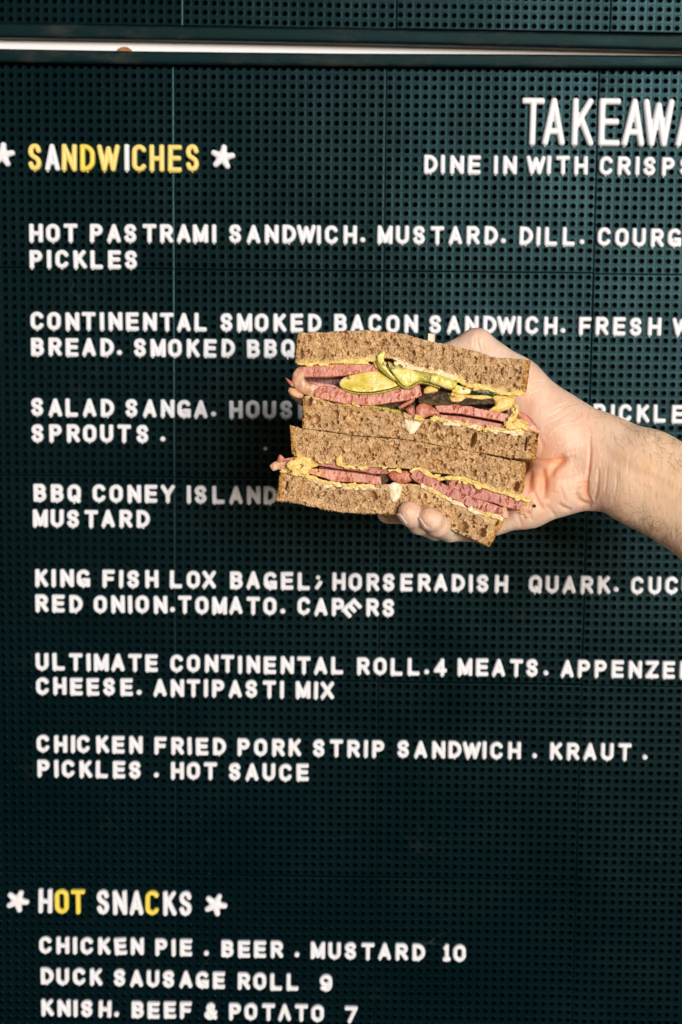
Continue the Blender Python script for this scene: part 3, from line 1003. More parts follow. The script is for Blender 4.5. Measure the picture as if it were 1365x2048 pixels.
    allv = np.array(seq)
    crv = np.concatenate([np.repeat(crv[:1], ec, 0), crv, np.repeat(crv[-1:], ec, 0)])
    smv = np.concatenate([np.repeat(smv[:1], ec, 0), smv, np.repeat(smv[-1:], ec, 0)])
    if crust_w[0]: crv[:ec] = 1
    if crust_w[1]: crv[-ec:] = 1
    n = len(seq)
    W = lens_to_world(allv.reshape(-1, 3) / 1000.0)
    I = np.arange(n * R).reshape(n, R)
    a, b = I[:-1], np.roll(I, -1, 1)[:-1]
    c, d = np.roll(I, -1, 1)[1:], I[1:]
    F = np.stack([a, b, c, d], -1).reshape(-1, 4).tolist()
    F.append(I[0][::-1].tolist())
    F.append(I[-1].tolist())
    if parent:
        W = W - np.array(parent.location)
    o = mesh_obj(name, W, F, mat, parent, attrs={'crust': crv.ravel(), 'smear': smv.ravel()})
    if label:
        o['label'] = label
    return o


def blob(name, outline, D, th, mat, parent, back=4.0, bump=0.4, seed=5, jag=0.8, rings=12, flat=2.2, crust=0.0, smear=0.0, tilt=0.0, label=None):
    """a rounded lump whose outline is traced in photo pixels; 'th' mm of swelling towards the viewer, 'back' mm behind"""
    P = np.array(spline([tuple(p) for p in outline] + [tuple(outline[0])], 8))[:-1]
    n = len(P)
    c = P.mean(0)
    ang = noise2(P[:, 0], P[:, 1], 7, seed) * jag
    nrm = (P - c) / np.linalg.norm(P - c, axis=1, keepdims=True)
    P = P + nrm * ang[:, None]
    Zf = ZH - D
    V, cr = [], []
    ts = np.sin(np.linspace(0, math.pi / 2, rings + 1))[1:]
    yc = c[1]
    size = (P[:, 1].max() - P[:, 1].min()) / 2
    for t in ts:
        q = c + (P - c) * t
        z = Zf + th * (1 - (np.clip(1 - t ** flat, 0, 1)) ** .5) + bump * noise2(q[:, 0], q[:, 1], 8, seed + 2) + tilt * (yc - q[:, 1]) / size
        V.append(lensmm(q[:, 0], q[:, 1], z))
    z0 = V[-1]
    for t, bz in ((.92, .5), (.6, .85), (.2, 1.0)):
        q = z0.mean(0) + (z0 - z0.mean(0)) * t
        q[:, 2] = z0[:, 2] + back * bz
        V.append(q)
    V = np.array(V)
    R_, N_ = V.shape[:2]
    ctr = V[0].mean(0)
    ctr[2] = V[0][:, 2].mean()
    flatv = np.concatenate([V.reshape(-1, 3), ctr[None], V[-1].mean(0)[None]])
    I = np.arange(R_ * N_).reshape(R_, N_)
    a, b = I[:-1], np.roll(I, -1, 1)[:-1]
    cc, d = np.roll(I, -1, 1)[1:], I[1:]
    F = np.stack([a, b, cc, d], -1).reshape(-1, 4).tolist()
    for k in range(N_):
        F.append((R_ * N_, I[0][(k + 1) % N_], I[0][k]))
        F.append((R_ * N_ + 1, I[-1][k], I[-1][(k + 1) % N_]))
    W = lens_to_world(flatv / 1000.0)
    if parent:
        W = W - np.array(parent.location)
    o = mesh_obj(name, W, F, mat, parent, attrs={'crust': np.full(len(flatv), crust), 'smear': np.full(len(flatv), smear)})
    fix_normals(o)
    if label:
        o['label'] = label
    return o


def fix_normals(o):
    bm = bmesh.new()
    bm.from_mesh(o.data)
    bmesh.ops.recalc_face_normals(bm, faces=bm.faces)
    bm.to_mesh(o.data)
    bm.free()


def pores(top, bot, n, seed, big=()):
    r = np.random.default_rng(seed)
    T_, B_ = resample(top, 200), resample(bot, 200)
    out = []
    for k in range(n):
        i = r.integers(0, 200)
        v = r.random()
        x, y = T_[i] * v + B_[i] * (1 - v)
        s = 1.0 + r.pareto(2.9) * .95
        s = min(s, 4.6)
        el = r.uniform(.75, 1.7)
        an = math.pi / 2 + r.normal(0, .45)
        dp = min(s * .32 * (r.uniform(1.0, 2.2) if r.random() < .8 else r.uniform(3, 6)), 5.0)
        out.append((x, y, s * el ** .5, s / el ** .5, an, dp))
    for b in big:
        out.append((b[0], b[1], b[2], b[3], b[4], b[5] * 1.7))
    return out


def slits(top, bot, n, seed, ang, ln=7, wd=.5, dp=1.3):
    r = np.random.default_rng(seed)
    T_, B_ = resample(top, 200), resample(bot, 200)
    out = []
    for k in range(n):
        i = r.integers(2, 198)
        v = r.random()
        x, y = T_[i] * v + B_[i] * (1 - v)
        out.append((x, y, ln * r.uniform(.4, 1.3), wd * r.uniform(.8, 1.8), ang + r.normal(0, .25), dp * r.uniform(.4, 1.3)))
    return out


# ------------------------------------------------------------------ the two sandwich halves
FD = 34.0       # front of the food, mm nearer than ZH
sw1 = thing('pastrami_sandwich', tuple(lens_to_world(lensmm(840, 870, ZH - 10) / 1000)), 'upper half of the rye sandwich with pickles and folded pink pastrami', 'sandwich', 'stacked sandwich halves held in the hand')
sw2 = thing('pastrami_sandwich', tuple(lens_to_world(lensmm(820, 1050, ZH - 10) / 1000)), 'lower half of the rye sandwich resting on the curled fingers', 'sandwich', 'stacked sandwich halves held in the hand')

At = [(597, 664), (623, 665), (654, 664), (672, 661.5), (727, 660), (760, 661), (793, 664.6), (826, 672), (855, 680.7), (888, 686.6), (923, 695), (954, 702.6), (991, 713.6), (1031, 717), (1060, 720)]
Ab = [(592, 725), (612.5, 727), (663, 724.6), (694, 721), (738, 717), (760, 716), (782, 717), (804, 723.5), (823.5, 734.5), (840, 739), (877, 748), (910, 756.5), (943, 769.7), (976, 776), (1009, 784), (1031, 786), (1052, 787)]
Bt = [(608, 794), (616, 791.6), (634.5, 794), (661, 805), (705, 810), (738, 812.5), (782, 818), (804, 822.4), (844, 836), (877, 836), (910, 844), (954, 853), (987, 857.6), (1042, 861), (1077, 864)]
Bb = [(606, 857), (652, 861), (704.6, 869.6), (766, 874), (827.7, 880.5), (893.6, 893.7), (959.6, 904.7), (1025.5, 915.7), (1070, 919)]
Ct = [(581.5, 849.5), (608, 857), (652, 862.5), (704, 871), (766, 875.5), (828, 882), (894, 895), (960, 906), (1010, 917.5), (1052, 925)]
Cb = [(586, 909), (608, 915.7), (652, 926.7), (718, 933), (784, 935.5), (819, 938), (854, 943), (898, 948.7), (942, 957.5), (981.5, 977), (1016.7, 986), (1045, 990.4)]
Dt = [(564, 940), (599, 944), (630, 959.7), (674, 966), (718, 970.6), (766, 968.5), (801, 967), (836.5, 968.5), (871.6, 981.6), (902, 999), (942, 1017), (977, 1028), (1009, 1040)]
Db = [(554, 1003), (577, 1004), (608, 1010), (652, 1019), (696, 1025.6), (740, 1027), (790, 1030), (840, 1038), (880, 1048), (912, 1064), (938, 1075), (960, 1085), (978, 1094)]


def band(lo, hi, amt):          # smear near one edge of a slice (v=0 bottom, v=1 top)
    return lambda x, y, v, n: np.clip((lo + .06 * n - v) * 9, 0, 1) * amt * np.clip(.8 + n, 0, 1) if hi is None else np.clip((v - hi - .06 * n) * 9, 0, 1) * amt * np.clip(.8 + n, 0, 1)


bgA = [(604, 707, 11, 3.6, 1.5, 4), (733, 686, 4.5, 3.5, .3, 3), (697, 707, 3, 5, 0, 3), (795, 692, 6, 4, -.2, 2.5), (816, 697, 5, 5, 0, 2.2), (828, 703, 3, 3, 0, 3.5), (815, 710, 4, 6, 0, 1.8), (1005, 742, 2.2, 8, .05, 3.5),
       (985, 763, 2.4, 6, .1, 3), (858, 695, 7, 6, 0, 2), (838, 697, 6, 7, .2, 1.8), (640, 687, 4, 4, 0, 2), (643, 700, 5, 6, 0, 1.8), (950, 720, 4, 6, .2, 1.8), (842, 712, 6, 5, .1, 1.6), (775, 700, 4, 4, 0, 2), (905, 723, 4, 4, 0, 1.8), (885, 705, 4, 5, 0, 1.8), (920, 740, 3, 4, 0, 2)]
bgB = [(620, 803, 5, 9, .35, 5), (673, 829, 6.5, 10, -.1, 4), (632, 838, 8.5, 10.5, 0, 4.5), (689, 835, 3.5, 4, 0, 3), (676, 844, 3, 4, 0, 3), (701, 823, 3, 3, 0, 3), (717, 824, 3, 3, 0, 3), (775, 844, 5, 5.5, 0, 3), (869, 855, 6, 11, .6, 4), (858, 848, 4, 5, 0, 3),
       (948, 880, 6, 15, .3, 7), (1053, 887, 3.2, 15, .15, 6), (1033, 889, 3, 3, 0, 3), (790, 865, 4, 3, 0, 2.5), (1060, 873, 3, 3.5, 0, 3), (735, 839, 3, 3, 0, 2.5), (905, 868, 3, 4, 0, 2.5), (985, 880, 3, 3, 0, 2.5), (850, 873, 4, 2.5, 0, 2.5), (744, 860, 4, 3, 0, 2.5)]
bgC = [(1035, 973, 5.5, 10.5, .15, 6), (850, 900, 6, 4, 0, 3), (722, 880, 4, 3, 0, 2), (905, 940, 5, 3, .2, 3), (648, 898, 4, 5, 0, 2.5), (680, 897, 4, 4, 0, 2.2), (737, 902, 5, 3, 0, 3), (785, 886, 7, 5, .2, 2), (805, 920, 5, 4, 0, 2.5), (970, 950, 3, 4, 0, 2.5), (744, 918, 5, 4, 0, 2.5), (893, 910, 4, 4, 0, 2.2), (835, 912, 5, 6, 0, 2), (1010, 957, 3, 3, 0, 2.5), (597, 897, 3, 3, 0, 2), (868, 921, 4, 3, 0, 2.2)]
bgD = [(573, 971, 2.6, 9.5, .15, 5), (749, 990, 6, 11, -.5, 4.5), (929, 1054, 7, 11, .15, 5), (966, 1065, 8, 9.5, 0, 5.5), (994, 1043, 4.5, 9, .35, 4.5), (945, 1035, 5, 5, 0, 2.5), (910, 1050, 3, 3, 0, 3), (935, 1063, 3, 3, 0, 3), (973, 1054, 3, 4, .2, 3.5), (690, 985, 4, 4, 0, 2.2), (640, 977, 3, 4, 0, 2.2),
       (655, 1000, 4, 7, .2, 2), (600, 990, 3, 4, 0, 2), (891, 1040, 3, 3, 0, 2.5), (850, 990, 4, 5, 0, 2.5), (838, 994, 3, 3, 0, 3), (880, 1012, 3, 3, 0, 2.5), (675, 975, 3.5, 3, 0, 2.5), (985, 1033, 4, 3, .5, 3.5), (957, 1015 + 14, 3, 3, 0, 2.5)]

slab('bread_slice', At, Ab, FD + 1, 42, BREAD_M, sw1, .85, .25, pores(At, Ab, 3600, 1, bgA), 1.0, 2.0, 1.3, .35, (5, 13), .25, band(.14, None, .85), 1, tilt=(0, -2), label='top slice of brown rye bread, arched in the middle')
slab('bread_slice', Bt, Bb, FD, 42, BREAD_M, sw1, .85, .25, pores(Bt, Bb, 3400, 2, bgB), 1.0, 2.0, 1.3, .35, (7, 13), .25, band(.86, .90, .6), 2, label='lower slice of brown rye bread, under the pink meat')
slab('bread_slice', Ct, Cb, FD + 1.5, 42, BREAD_M, sw2, .85, .25, pores(Ct, Cb, 3200, 3, bgC), 1.0, 2.0, 1.3, .35, (9, 7), .25, band(.09, None, .7), 3, label='upper slice of brown rye bread, above the mustard')
slab('bread_slice', Dt, Db, FD + .5, 42, BREAD_M, sw2, .85, .25, pores(Dt, Db, 3400, 4, bgD), 1.0, 2.0, 1.8, .5, (9, 13), .25, band(.86, .91, .55), 4, endn=4.0, label='bottom slice of brown rye bread with a ragged drooping corner')

# --- meat of the upper half
PI = math.pi
M1t = [(606, 733.5), (625, 731), (643, 729), (680, 728), (720, 728), (757, 729)]
M1b = [(606, 754), (636.7, 754.7), (676, 753), (707, 748.8), (735, 744), (762, 740)]
slab('meat_slice', M1t, M1b, FD - 1, 34, MEAT_M, sw1, .85, .05, slits(M1t, M1b, 30, 11, -1.0, 5), .5, 2, .8, .3, seed=11, smear_fn=lambda x, y, v, n: np.clip((v - .78 - .25 * n) * 6, 0, 1) * np.clip((x - 640) / 60, 0, 1) * .9, label='pink meat slice at the upper left')
M3t = [(632, 778), (650, 771), (678, 776), (705, 786), (727, 789.5), (771, 783), (804, 776), (838, 769.7)]
M3b = [(630, 792), (660, 801.5), (694, 808), (738, 811), (771, 808), (800, 803), (826, 798), (843, 791.6)]
slab('meat_slice', M3t, M3b, FD + .5, 34, MEAT_M, sw1, .85, .05, slits(M3t, M3b, 44, 12, -1.05, 6, .9, 1.5), .35, 2, 1.4, .18, seed=12, smear_fn=lambda x, y, v, n: np.clip((n - .35) * 4, 0, 1) * .5, label='long sagging pink meat slice under the round pickle')
M2t = [(598, 735), (590, 740), (586, 752), (586, 764), (594, 773), (612, 779), (640, 782)]
blob('meat_fold', [(606, 733), (593, 737), (586, 750), (585, 763), (590, 776), (604, 787), (622, 793), (640, 795), (650, 788), (640, 772), (618, 764), (606, 757), (604, 745)], FD, 3.0, FAT_M, sw1, 26, .5, 13, 1.0, smear=.4, label='pale folded edge of meat at the left end')
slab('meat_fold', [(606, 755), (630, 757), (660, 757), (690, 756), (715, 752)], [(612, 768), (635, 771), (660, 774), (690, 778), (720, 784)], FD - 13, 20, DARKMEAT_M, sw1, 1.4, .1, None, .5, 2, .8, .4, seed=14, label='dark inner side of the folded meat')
slab('meat_slice', [(610, 763), (635, 764), (660, 768), (684, 775)], [(612, 771), (635, 776), (660, 778), (684, 780)], FD - 4, 20, FAT_M, sw1, 1.3, .1, None, .8, 2, .6, .3, seed=15, label='pale lower lip of the folded meat')
blob('meat_scrap', [(571, 755), (577, 758), (584, 763), (590, 772), (585, 774), (577, 766)], FD - 2, 1.2, MEAT_M, sw1, 3, .2, 16, .4, label='thin pointed red scrap of meat')
blob('bark_edge', [(580, 774), (589, 779), (604, 789), (611, 796), (609, 806), (604, 812), (595, 807), (585, 798), (577, 787)], FD - 3, 3, BARK_M, sw1, 10, .8, 17, 1.3, label='dark peppered edge hanging at the left end')
blob('meat_fold', [(579, 775), (588, 776), (600, 783), (608, 790), (604, 796), (594, 796), (583, 790), (577, 783)], FD - 1.2, 2, FAT_M, sw1, 5, .4, 18, .6, smear=.4)
# middle scraps
blob('meat_scrap', [(797, 813), (812, 804), (829, 797), (828, 803), (818, 810), (801, 818)], FD - 1, 1.5, MEAT_M, sw1, 6, .3, 19, .5)
blob('meat_scrap', [(811, 818), (822, 812), (829, 812), (830, 834), (824, 836), (817, 828)], FD, 1.5, MEAT2_M, sw1, 6, .3, 20, .5)
blob('meat_chunk', [(831, 832), (834, 812), (848, 806), (866, 814), (880, 826), (868, 831), (857, 833), (846, 838), (836, 838)], FD + .5, 2.2, MEAT_M, sw1, 10, .6, 21, 1.0, label='torn pink chunk of meat in the middle')
slab('dark_gap_filling', [(740, 806), (780, 800), (820, 796), (850, 796), (880, 800)], [(745, 819), (785, 822), (820, 832), (850, 834), (880, 832)], FD - 9, 22, BARK_M, sw1, 1.6, .2, None, .5, 2, 1, .6, seed=22, label='dark peppered meat deep in the gap')
BKt = [(838, 795), (862, 789), (888, 785), (923, 789), (955, 790), (984, 791)]
BKb = [(840, 806), (872, 812), (899, 811), (925, 810), (954, 809), (988, 808)]
slab('bark_slice', BKt, BKb, FD - 1, 32, BARK_M, sw1, 1.1, .35, None, .8, 2, 1.4, .6, seed=23, label='blackened peppery slice below the pickles')
M5t = [(872, 812), (898, 809), (921, 811), (940, 812), (954, 816), (987, 822), (1018, 828)]
M5b = [(878, 824), (900, 826), (921, 828), (940, 831), (965, 835.6), (998, 842), (1014, 846)]
slab('meat_slice', M5t, M5b, FD + .5, 34, MEAT_M, sw1, .85, .05, slits(M5t, M5b, 16, 24, -1.2, 5, 1.0, 1.5), .3, 2, 1.9, .18, seed=24, label='pink meat slice at the right, upper of two')
M6t = [(874, 828), (900, 830), (932, 834), (976, 842), (1011, 848), (1040, 846)]
M6b = [(882, 840), (900, 844), (923, 848), (965, 857), (1009, 861), (1044, 862)]
slab('meat_slice', M6t, M6b, FD - .2, 34, MEAT2_M, sw1, .85, .05, slits(M6t, M6b, 16, 25, -1.0, 4, .7, .8), .5, 2, 1.1, .18, seed=25,
     smear_fn=lambda x, y, v, n: np.clip((.45 + .6 * n - v) * 3, 0, 1) * .85, label='pink meat slice at the right, lower of two, smeared with mustard')
blob('meat_scrap', [(1032, 824), (1044, 824), (1056, 831), (1066, 841), (1073, 852), (1060, 856), (1046, 848)], FD - 4, 1.5, MEAT_M, sw1, 6, .5, 26, .8, label='red scrap of meat poking out at the right')
blob('fat_scrap', [(1030, 848), (1046, 843), (1062, 846), (1073, 851), (1083, 860), (1080, 867), (1064, 864), (1048, 864), (1034, 860)], FD + 1, 1.6, FAT_M, sw1, 8, .5, 27, 1.0, smear=.4, label='pale fatty scrap at the right end')
# --- pickles
blob('pickle_slice', [(679.5, 765), (683, 759), (694, 753), (716, 747), (738, 742), (760, 740), (780, 748), (795, 758), (806, 768), (799, 771), (771, 779), (738, 784), (711, 783), (689, 777), (681, 771)], FD + 1.0, 1.0, PICK_M, sw1, 3.5, .25, 31, .3, flat=6, tilt=3, label='round pickle slice lying tilted on the meat')
slab('pickle_rind', [(679, 766), (682, 772), (690, 778), (711, 784), (738, 785), (771, 780), (807, 769)], [(680, 770), (684, 777), (694, 784), (716, 789), (738, 789.5), (771, 785.5), (806, 775)], FD + 1.6, 6, SKIN_G, sw1, 1.0, .05, None, .8, 1.5, .5, .15, seed=32)
slab('pickle_slice', [(758, 709), (764, 702.5), (771, 703.5), (769, 717), (771, 730), (781, 744), (792, 757)], [(755, 714), (755, 722), (760, 732), (765, 738), (772, 745), (780, 752), (790, 761)], FD + 3.5, 5, PICK2_M, sw1, 1.0, .05, None, .8, 2, .5, .2, seed=33, bulge=.6, label='curled pickle slice standing up against the bread')
slab('pickle_rind', [(754, 722), (762, 735), (776, 748.6), (790, 760)], [(752.5, 723), (760, 737.5), (774, 751), (789, 762)], FD + 3.2, 6, SKIN_G, sw1, 1.0, .03, None, .4, 1, .3, .1, seed=34)
slab('pickle_slice', [(784, 738), (798.6, 734.7), (816, 737), (832, 742), (844, 749)], [(793, 755), (803, 768), (812, 773.5), (822, 771), (836, 763), (848, 758)], FD + 4, 9, PICK2_M, sw1, .9, .10, None, 1.6, 3, .7, .45, seed=35, bulge=.8, label='pale pickle wedge in the middle')
slab('pickle_slice', [(830, 739), (850, 744), (874, 748)], [(836, 765), (852, 764), (872, 769)], FD + 3.0, 9, SKIN_G, sw1, .9, .15, None, 1.2, 2, 1.0, .5, seed=135, bulge=.8, label='olive back of a folded pickle slice')
slab('pickle_slice', [(864, 749), (880, 750), (898, 756.7), (914, 763)], [(862, 765), (880, 772), (900, 779), (909, 776)], FD + 4, 9, PICK2_M, sw1, .9, .08, None, 1.4, 2, .6, .35, seed=136, bulge=1.0, label='bright end of a pickle slice')
slab('dark_gap_filling', [(640, 756), (760, 758), (860, 762), (960, 780), (1015, 796)], [(640, 790), (760, 800), (860, 804), (960, 812), (1015, 824)], FD - 16, 18, DARKMEAT_M, sw1, 2.0, .2, None, .5, 2, 1, .6, seed=137)  # dark slab backing the see-through gap; its colour stands in for shadow
slab('pickle_rind', [(790, 752), (801, 768.5), (812, 774), (823, 772), (837, 764), (855, 765.5), (880, 773.5)], [(789, 756), (799, 771), (812, 777.5), (825, 775.5), (839, 767.5), (856, 769), (879, 777)], FD + 4.2, 8, SKIN_G, sw1, 1.0, .03, None, .6, 1, .4, .1, seed=36)
slab('pickle_slice', [(777, 722), (795, 729), (812, 734), (830, 738), (850, 744), (875, 748)], [(780, 738), (795, 744), (812, 744), (830, 748), (850, 753), (875, 757)], FD - 2, 12, SKIN_G, sw1, 1.2, .05, None, .8, 2, .5, .3, seed=37)
blob('pickle_slice', [(911, 768), (925, 773), (941, 779), (938, 788), (915, 788), (909, 778)], FD + 1.5, 1.5, PICK2_M, sw1, 7, .2, 38, .3, flat=4, label='short pickle piece under the right bread edge')
slab('pickle_slice', [(921, 762), (935, 768), (958, 773), (985, 779), (1003, 784), (1017, 790)], [(926, 775), (940, 786), (960, 791), (985, 793), (1003, 793), (1013, 793)], FD - 1, 14, DARK_G, sw1, 1.0, .1, None, 1.2, 2, .8, .6, seed=39, bulge=1.0, label='dark glossy green pickle slice at the right')
slab('pickle_slice', [(905, 760), (925, 764), (960, 774), (1000, 783)], [(905, 775), (925, 784), (960, 790), (1000, 790)], FD - 12, 14, DARK_G, sw1, 1.6, .1, None, .8, 2, .8, .4, seed=40)
slab('pickle_rind', [(770, 722), (776, 730), (783, 738), (788, 748)], [(768, 728), (772, 738), (779, 746), (786, 753)], FD + 1, 6, DARK_G, sw1, 1.0, .05, None, .8, 1, .4, .2, seed=41)
# --- mustard of the upper half
blob('mustard', [(744, 720), (752, 709), (757, 712), (760, 724), (768, 736), (758, 738), (750, 733)], FD + 1.2, 1.5, MUST_M, sw1, 5, .5, 43, 1.2)
blob('mustard', [(786, 716), (800, 718), (822, 727), (845, 737), (880, 745), (905, 752), (900, 757), (870, 752), (840, 745), (815, 737), (795, 728)], FD + .4, 1.6, CREAM_M, sw1, 6, 1.1, 45, 2.2, label='whitish smear along the bread edge')
blob('mustard', [(1002, 783), (1022, 784), (1031, 790), (1030, 798), (1018, 801), (1004, 795)], FD - .5, 2, MUST_M, sw1, 9, .6, 46, 1.2)
blob('mustard', [(984, 795), (996, 790), (1012, 791), (1026, 794), (1029, 803), (1027, 814), (1012, 821), (990, 827), (977, 823), (983, 816), (990, 811), (989, 803)], FD + 1.6, 2.6, MUST_M, sw1, 12, .6, 47, 2.4, label='thick lump of grainy mustard at the right')
blob('mustard', [(1029, 806), (1038, 813), (1036, 830), (1022, 843), (1012, 845), (1021, 830), (1023, 815)], FD + 2.2, 1.8, MUST_M, sw1, 8, 1.0, 48, 2.6)
blob('mustard', [(1012, 846), (1026, 838), (1040, 837), (1052, 844), (1056, 856), (1040, 863), (1022, 862)], FD + 1.4, 1.3, MUST_M, sw1, 8, 1.0, 49, 3.0)
blob('mustard', [(848, 778), (862, 770), (872, 772), (876, 782), (862, 786), (848, 787)], FD + 1.5, 1.6, MUST_M, sw1, 6, .6, 50, 1.4)
blob('mustard', [(896, 786), (908, 788), (926, 789), (945, 790), (975, 791), (983, 796), (960, 799), (935, 796), (922, 803), (906, 803), (900, 797)], FD + .3, 1.1, MUST_M, sw1, 3, .9, 51, 2.0)
slab('mustard', [(738, 810), (765, 813), (800, 820)], [(738, 815), (765, 820), (800, 827)], FD + .2, 20, SKIN_G, sw1, 1.1, .3, None, .6, 2, 1.5, .5, seed=53)
blob('butter', [(810, 838), (822, 841), (838, 844), (840, 853), (829, 866), (820, 869), (815, 860), (810, 850)], FD + .5, .9, BUTTER_M, sw1, 4, .5, 55, 2.2, label='white lump of butter in the bread face')


def smear(name, line, n_, D, size, mat, parent, spread=1.5, seed=1, gap=.0, stretch_=1.8, label=None):
    """spread laid on unevenly: many small irregular dabs along a line, one part"""
    rr_ = np.random.default_rng(seed)
    P = resample(line, 400)
    V, F = [], []
    gapn = noise2(np.arange(400.), np.zeros(400), 40, seed)
    for k in range(n_):
        i = int(rr_.integers(1, 399))
        if gap and gapn[i] < gap - 1:
            continue
        x, y = P[i] + rr_.normal(0, 1, 2) * (1.5, spread)
        d = P[min(i + 3, 399)] - P[max(i - 3, 0)]
        an = math.atan2(d[1], d[0])
        sx = size * rr_.uniform(.6, 1.7) * stretch_ / 2
        sy = size * rr_.uniform(.45, 1.25) / 2
        sz = rr_.uniform(.3, .7) * min(size * .13, 1.3)
        b0 = len(V)
        ph = rr_.uniform(0, 6.28, 4)
        c3 = lensmm(x, y, ZH - D - rr_.uniform(-.3, .4))
        for a_ in range(6):
            th = PI * a_ / 5
            for q in range(10):
                w = 2 * PI * q / 10
                f_ = 1 + .22 * math.sin(2 * w + ph[0]) + .18 * math.sin(3 * w + ph[1] + th)
                ex = math.sin(th) * math.cos(w) * sx * f_ * MM_
                ey = math.sin(th) * math.sin(w) * sy * f_ * MM_
                V.append(c3 + np.array([ex * math.cos(an) - ey * math.sin(an), ex * math.sin(an) + ey * math.cos(an), -math.cos(th) * sz * (1 + .3 * math.sin(3 * w + ph[3]))]))
        for a_ in range(5):
            for q in range(10):
                F.append((b0 + a_ * 10 + q, b0 + a_ * 10 + (q + 1) % 10, b0 + (a_ + 1) * 10 + (q + 1) % 10, b0 + (a_ + 1) * 10 + q))
    W_ = lens_to_world(np.array(V) / 1000) - np.array(parent.location)
    o = mesh_obj(name, W_, F, mat, parent)
    q1 = o.modifiers.new('merge', 'REMESH'); q1.mode = 'VOXEL'; q1.voxel_size = .00030; q1.use_smooth_shade = True
    q2 = o.modifiers.new('settle', 'SMOOTH'); q2.factor = .5; q2.iterations = 3
    ev_ = o.evaluated_get(bpy.context.evaluated_depsgraph_get())
    nm_ = bpy.data.meshes.new_from_object(ev_)
    o.modifiers.clear()
    o.data = nm_
    nm_.name = name
    if label:
        o['label'] = label
    return o


MM_ = .32


def ball(name, x, y, D, r, mat, parent, sq=(1, 1, 1)):
    V, F = [], []
    for i in range(7):
        th = PI * i / 6
        for k in range(10):
            a = 2 * PI * k / 10
            V.append((r * sq[0] * math.sin(th) * math.cos(a), r * sq[1] * math.sin(th) * math.sin(a), r * sq[2] * math.cos(th)))
    for i in range(6):
        for k in range(10):
            F.append((i * 10 + k, i * 10 + (k + 1) % 10, (i + 1) * 10 + (k + 1) % 10, (i + 1) * 10 + k))
    c = lens_to_world(lensmm(x, y, ZH - D) / 1000) - np.array(parent.location)
    o = mesh_obj(name, np.array(V) / 1000 + c, F, mat, parent)
    return o


for (x, y, D, r) in ((701, 754, 36.5, 1.3), (707, 807, 36, 1.4), (769.5, 727, 38.5, 1.4), (908, 782, 38, 1.4), (905, 789, 37.5, 1.3), (911, 790, 37.5, 1.2), (745, 777.5, 36.5, 1.0), (930, 777, 37, .9), (664, 792, 36, .9), (975, 852, 36, .9)):
    ball('mustard_seed', x, y, D, r, SEED_M, sw1)

smear('mustard', [(606, 728), (663, 725), (694, 722), (738, 718), (762, 719)], 60, FD + -0.15, 7, MUST_M, sw1, 1.7, 142, label='mustard along the underside of the arched slice')
smear('mustard', [(690, 724), (715, 724), (740, 723), (764, 728)], 30, FD + 0.25, 7, MUST_M, sw1, 3, 143)
smear('mustard', [(850, 744), (877, 750), (910, 758), (943, 771), (976, 777), (1009, 785), (1045, 787)], 110, FD + 0.45, 7, MUST_M, sw1, 2.2, 144, label='mustard along the right underside of the top slice')
smear('mustard', [(790, 720), (815, 732), (850, 741), (885, 748), (910, 755), (930, 763)], 90, FD + .35, 7, CREAM_M, sw1, 3.2, 145, label='whitish smear along the bread edge')
smear('mustard', [(628, 795), (660, 806), (690, 811), (740, 813)], 26, FD + 0.55, 5, MUST_M, sw1, 1.4, 146, gap=1.0)
smear('mustard', [(830, 836), (850, 837), (880, 838), (920, 847), (965, 857), (1010, 861), (1045, 862)], 90, FD + 0.55, 5.5, MUST_M, sw1, 2.6, 147, gap=.75, label='mustard and crumbs under the lower meat slice')
smear('mustard', [(880, 840), (930, 850), (990, 861), (1050, 864)], 70, FD + .3, 6, CREAM_M, sw1, 2.6, 148)
smear('mustard', [(1015, 846), (1030, 830), (1034, 815)], 26, FD + 3.4, 6, MUST_M, sw1, 3, 150)
smear('mustard', [(1014, 852), (1035, 850), (1055, 852)], 30, FD + 2.4, 8, MUST_M, sw1, 4, 151)
# --- filling of the lower half
B1t = [(618, 918), (644, 922), (684, 925.5), (728, 930), (761, 936), (790, 938)]
B1b = [(632, 930), (670.7, 937), (717, 943), (754, 948.5), (775, 948)]
slab('meat_slice', B1t, B1b, FD - 1, 34, MEAT2_M, sw2, .85, .05, slits(B1t, B1b, 18, 61, -.6, 4, .7, .9), .6, 2, 1.3, .22, seed=61, label='thin pink meat slice at the left, upper of two')
B2t = [(612, 936), (653, 938), (695, 943.6), (735, 949), (760, 953)]
B2b = [(616, 946), (653, 958), (670.7, 963), (717, 965), (762, 970)]
slab('meat_slice', B2t, B2b, FD, 34, MEAT_M, sw2, .85, .05, slits(B2t, B2b, 26, 62, -1.1, 5, .7, 1.0), .6, 2, 1.2, .22, seed=62,
     smear_fn=lambda x, y, v, n: np.clip((670 - x) / 50, 0, 1) * np.clip(.7 + 2 * n, 0, 1) * .8, label='pink meat slice at the left, lower of two')
blob('meat_chunk', [(776, 950), (783, 943), (792, 939), (806, 941), (818, 943), (826, 957), (818, 964), (806, 967), (794, 966), (783, 959)], FD + .2, 2.4, MEAT_M, sw2, 12, .8, 63, 1.2, label='torn pink chunk of meat in the middle')
slab('dark_gap_filling', [(640, 930), (700, 935), (760, 942), (830, 945)], [(640, 945), (700, 955), (760, 962), (830, 966)], FD - 12, 22, DARKMEAT_M, sw2, 1.8, .2, None, .5, 2, 1, .5, seed=64, label='dark meat deep in the gap')
blob('fat_scrap', [(540, 931), (548, 924), (556, 921), (559, 911), (564, 912), (565, 918), (580, 916), (594, 914), (598, 922), (588, 933), (570, 938), (555, 940), (545, 941)], FD, 2.0, FAT_M, sw2, 9, .6, 65, 1.1, smear=.4, label='pale fatty scrap sticking out at the far left')
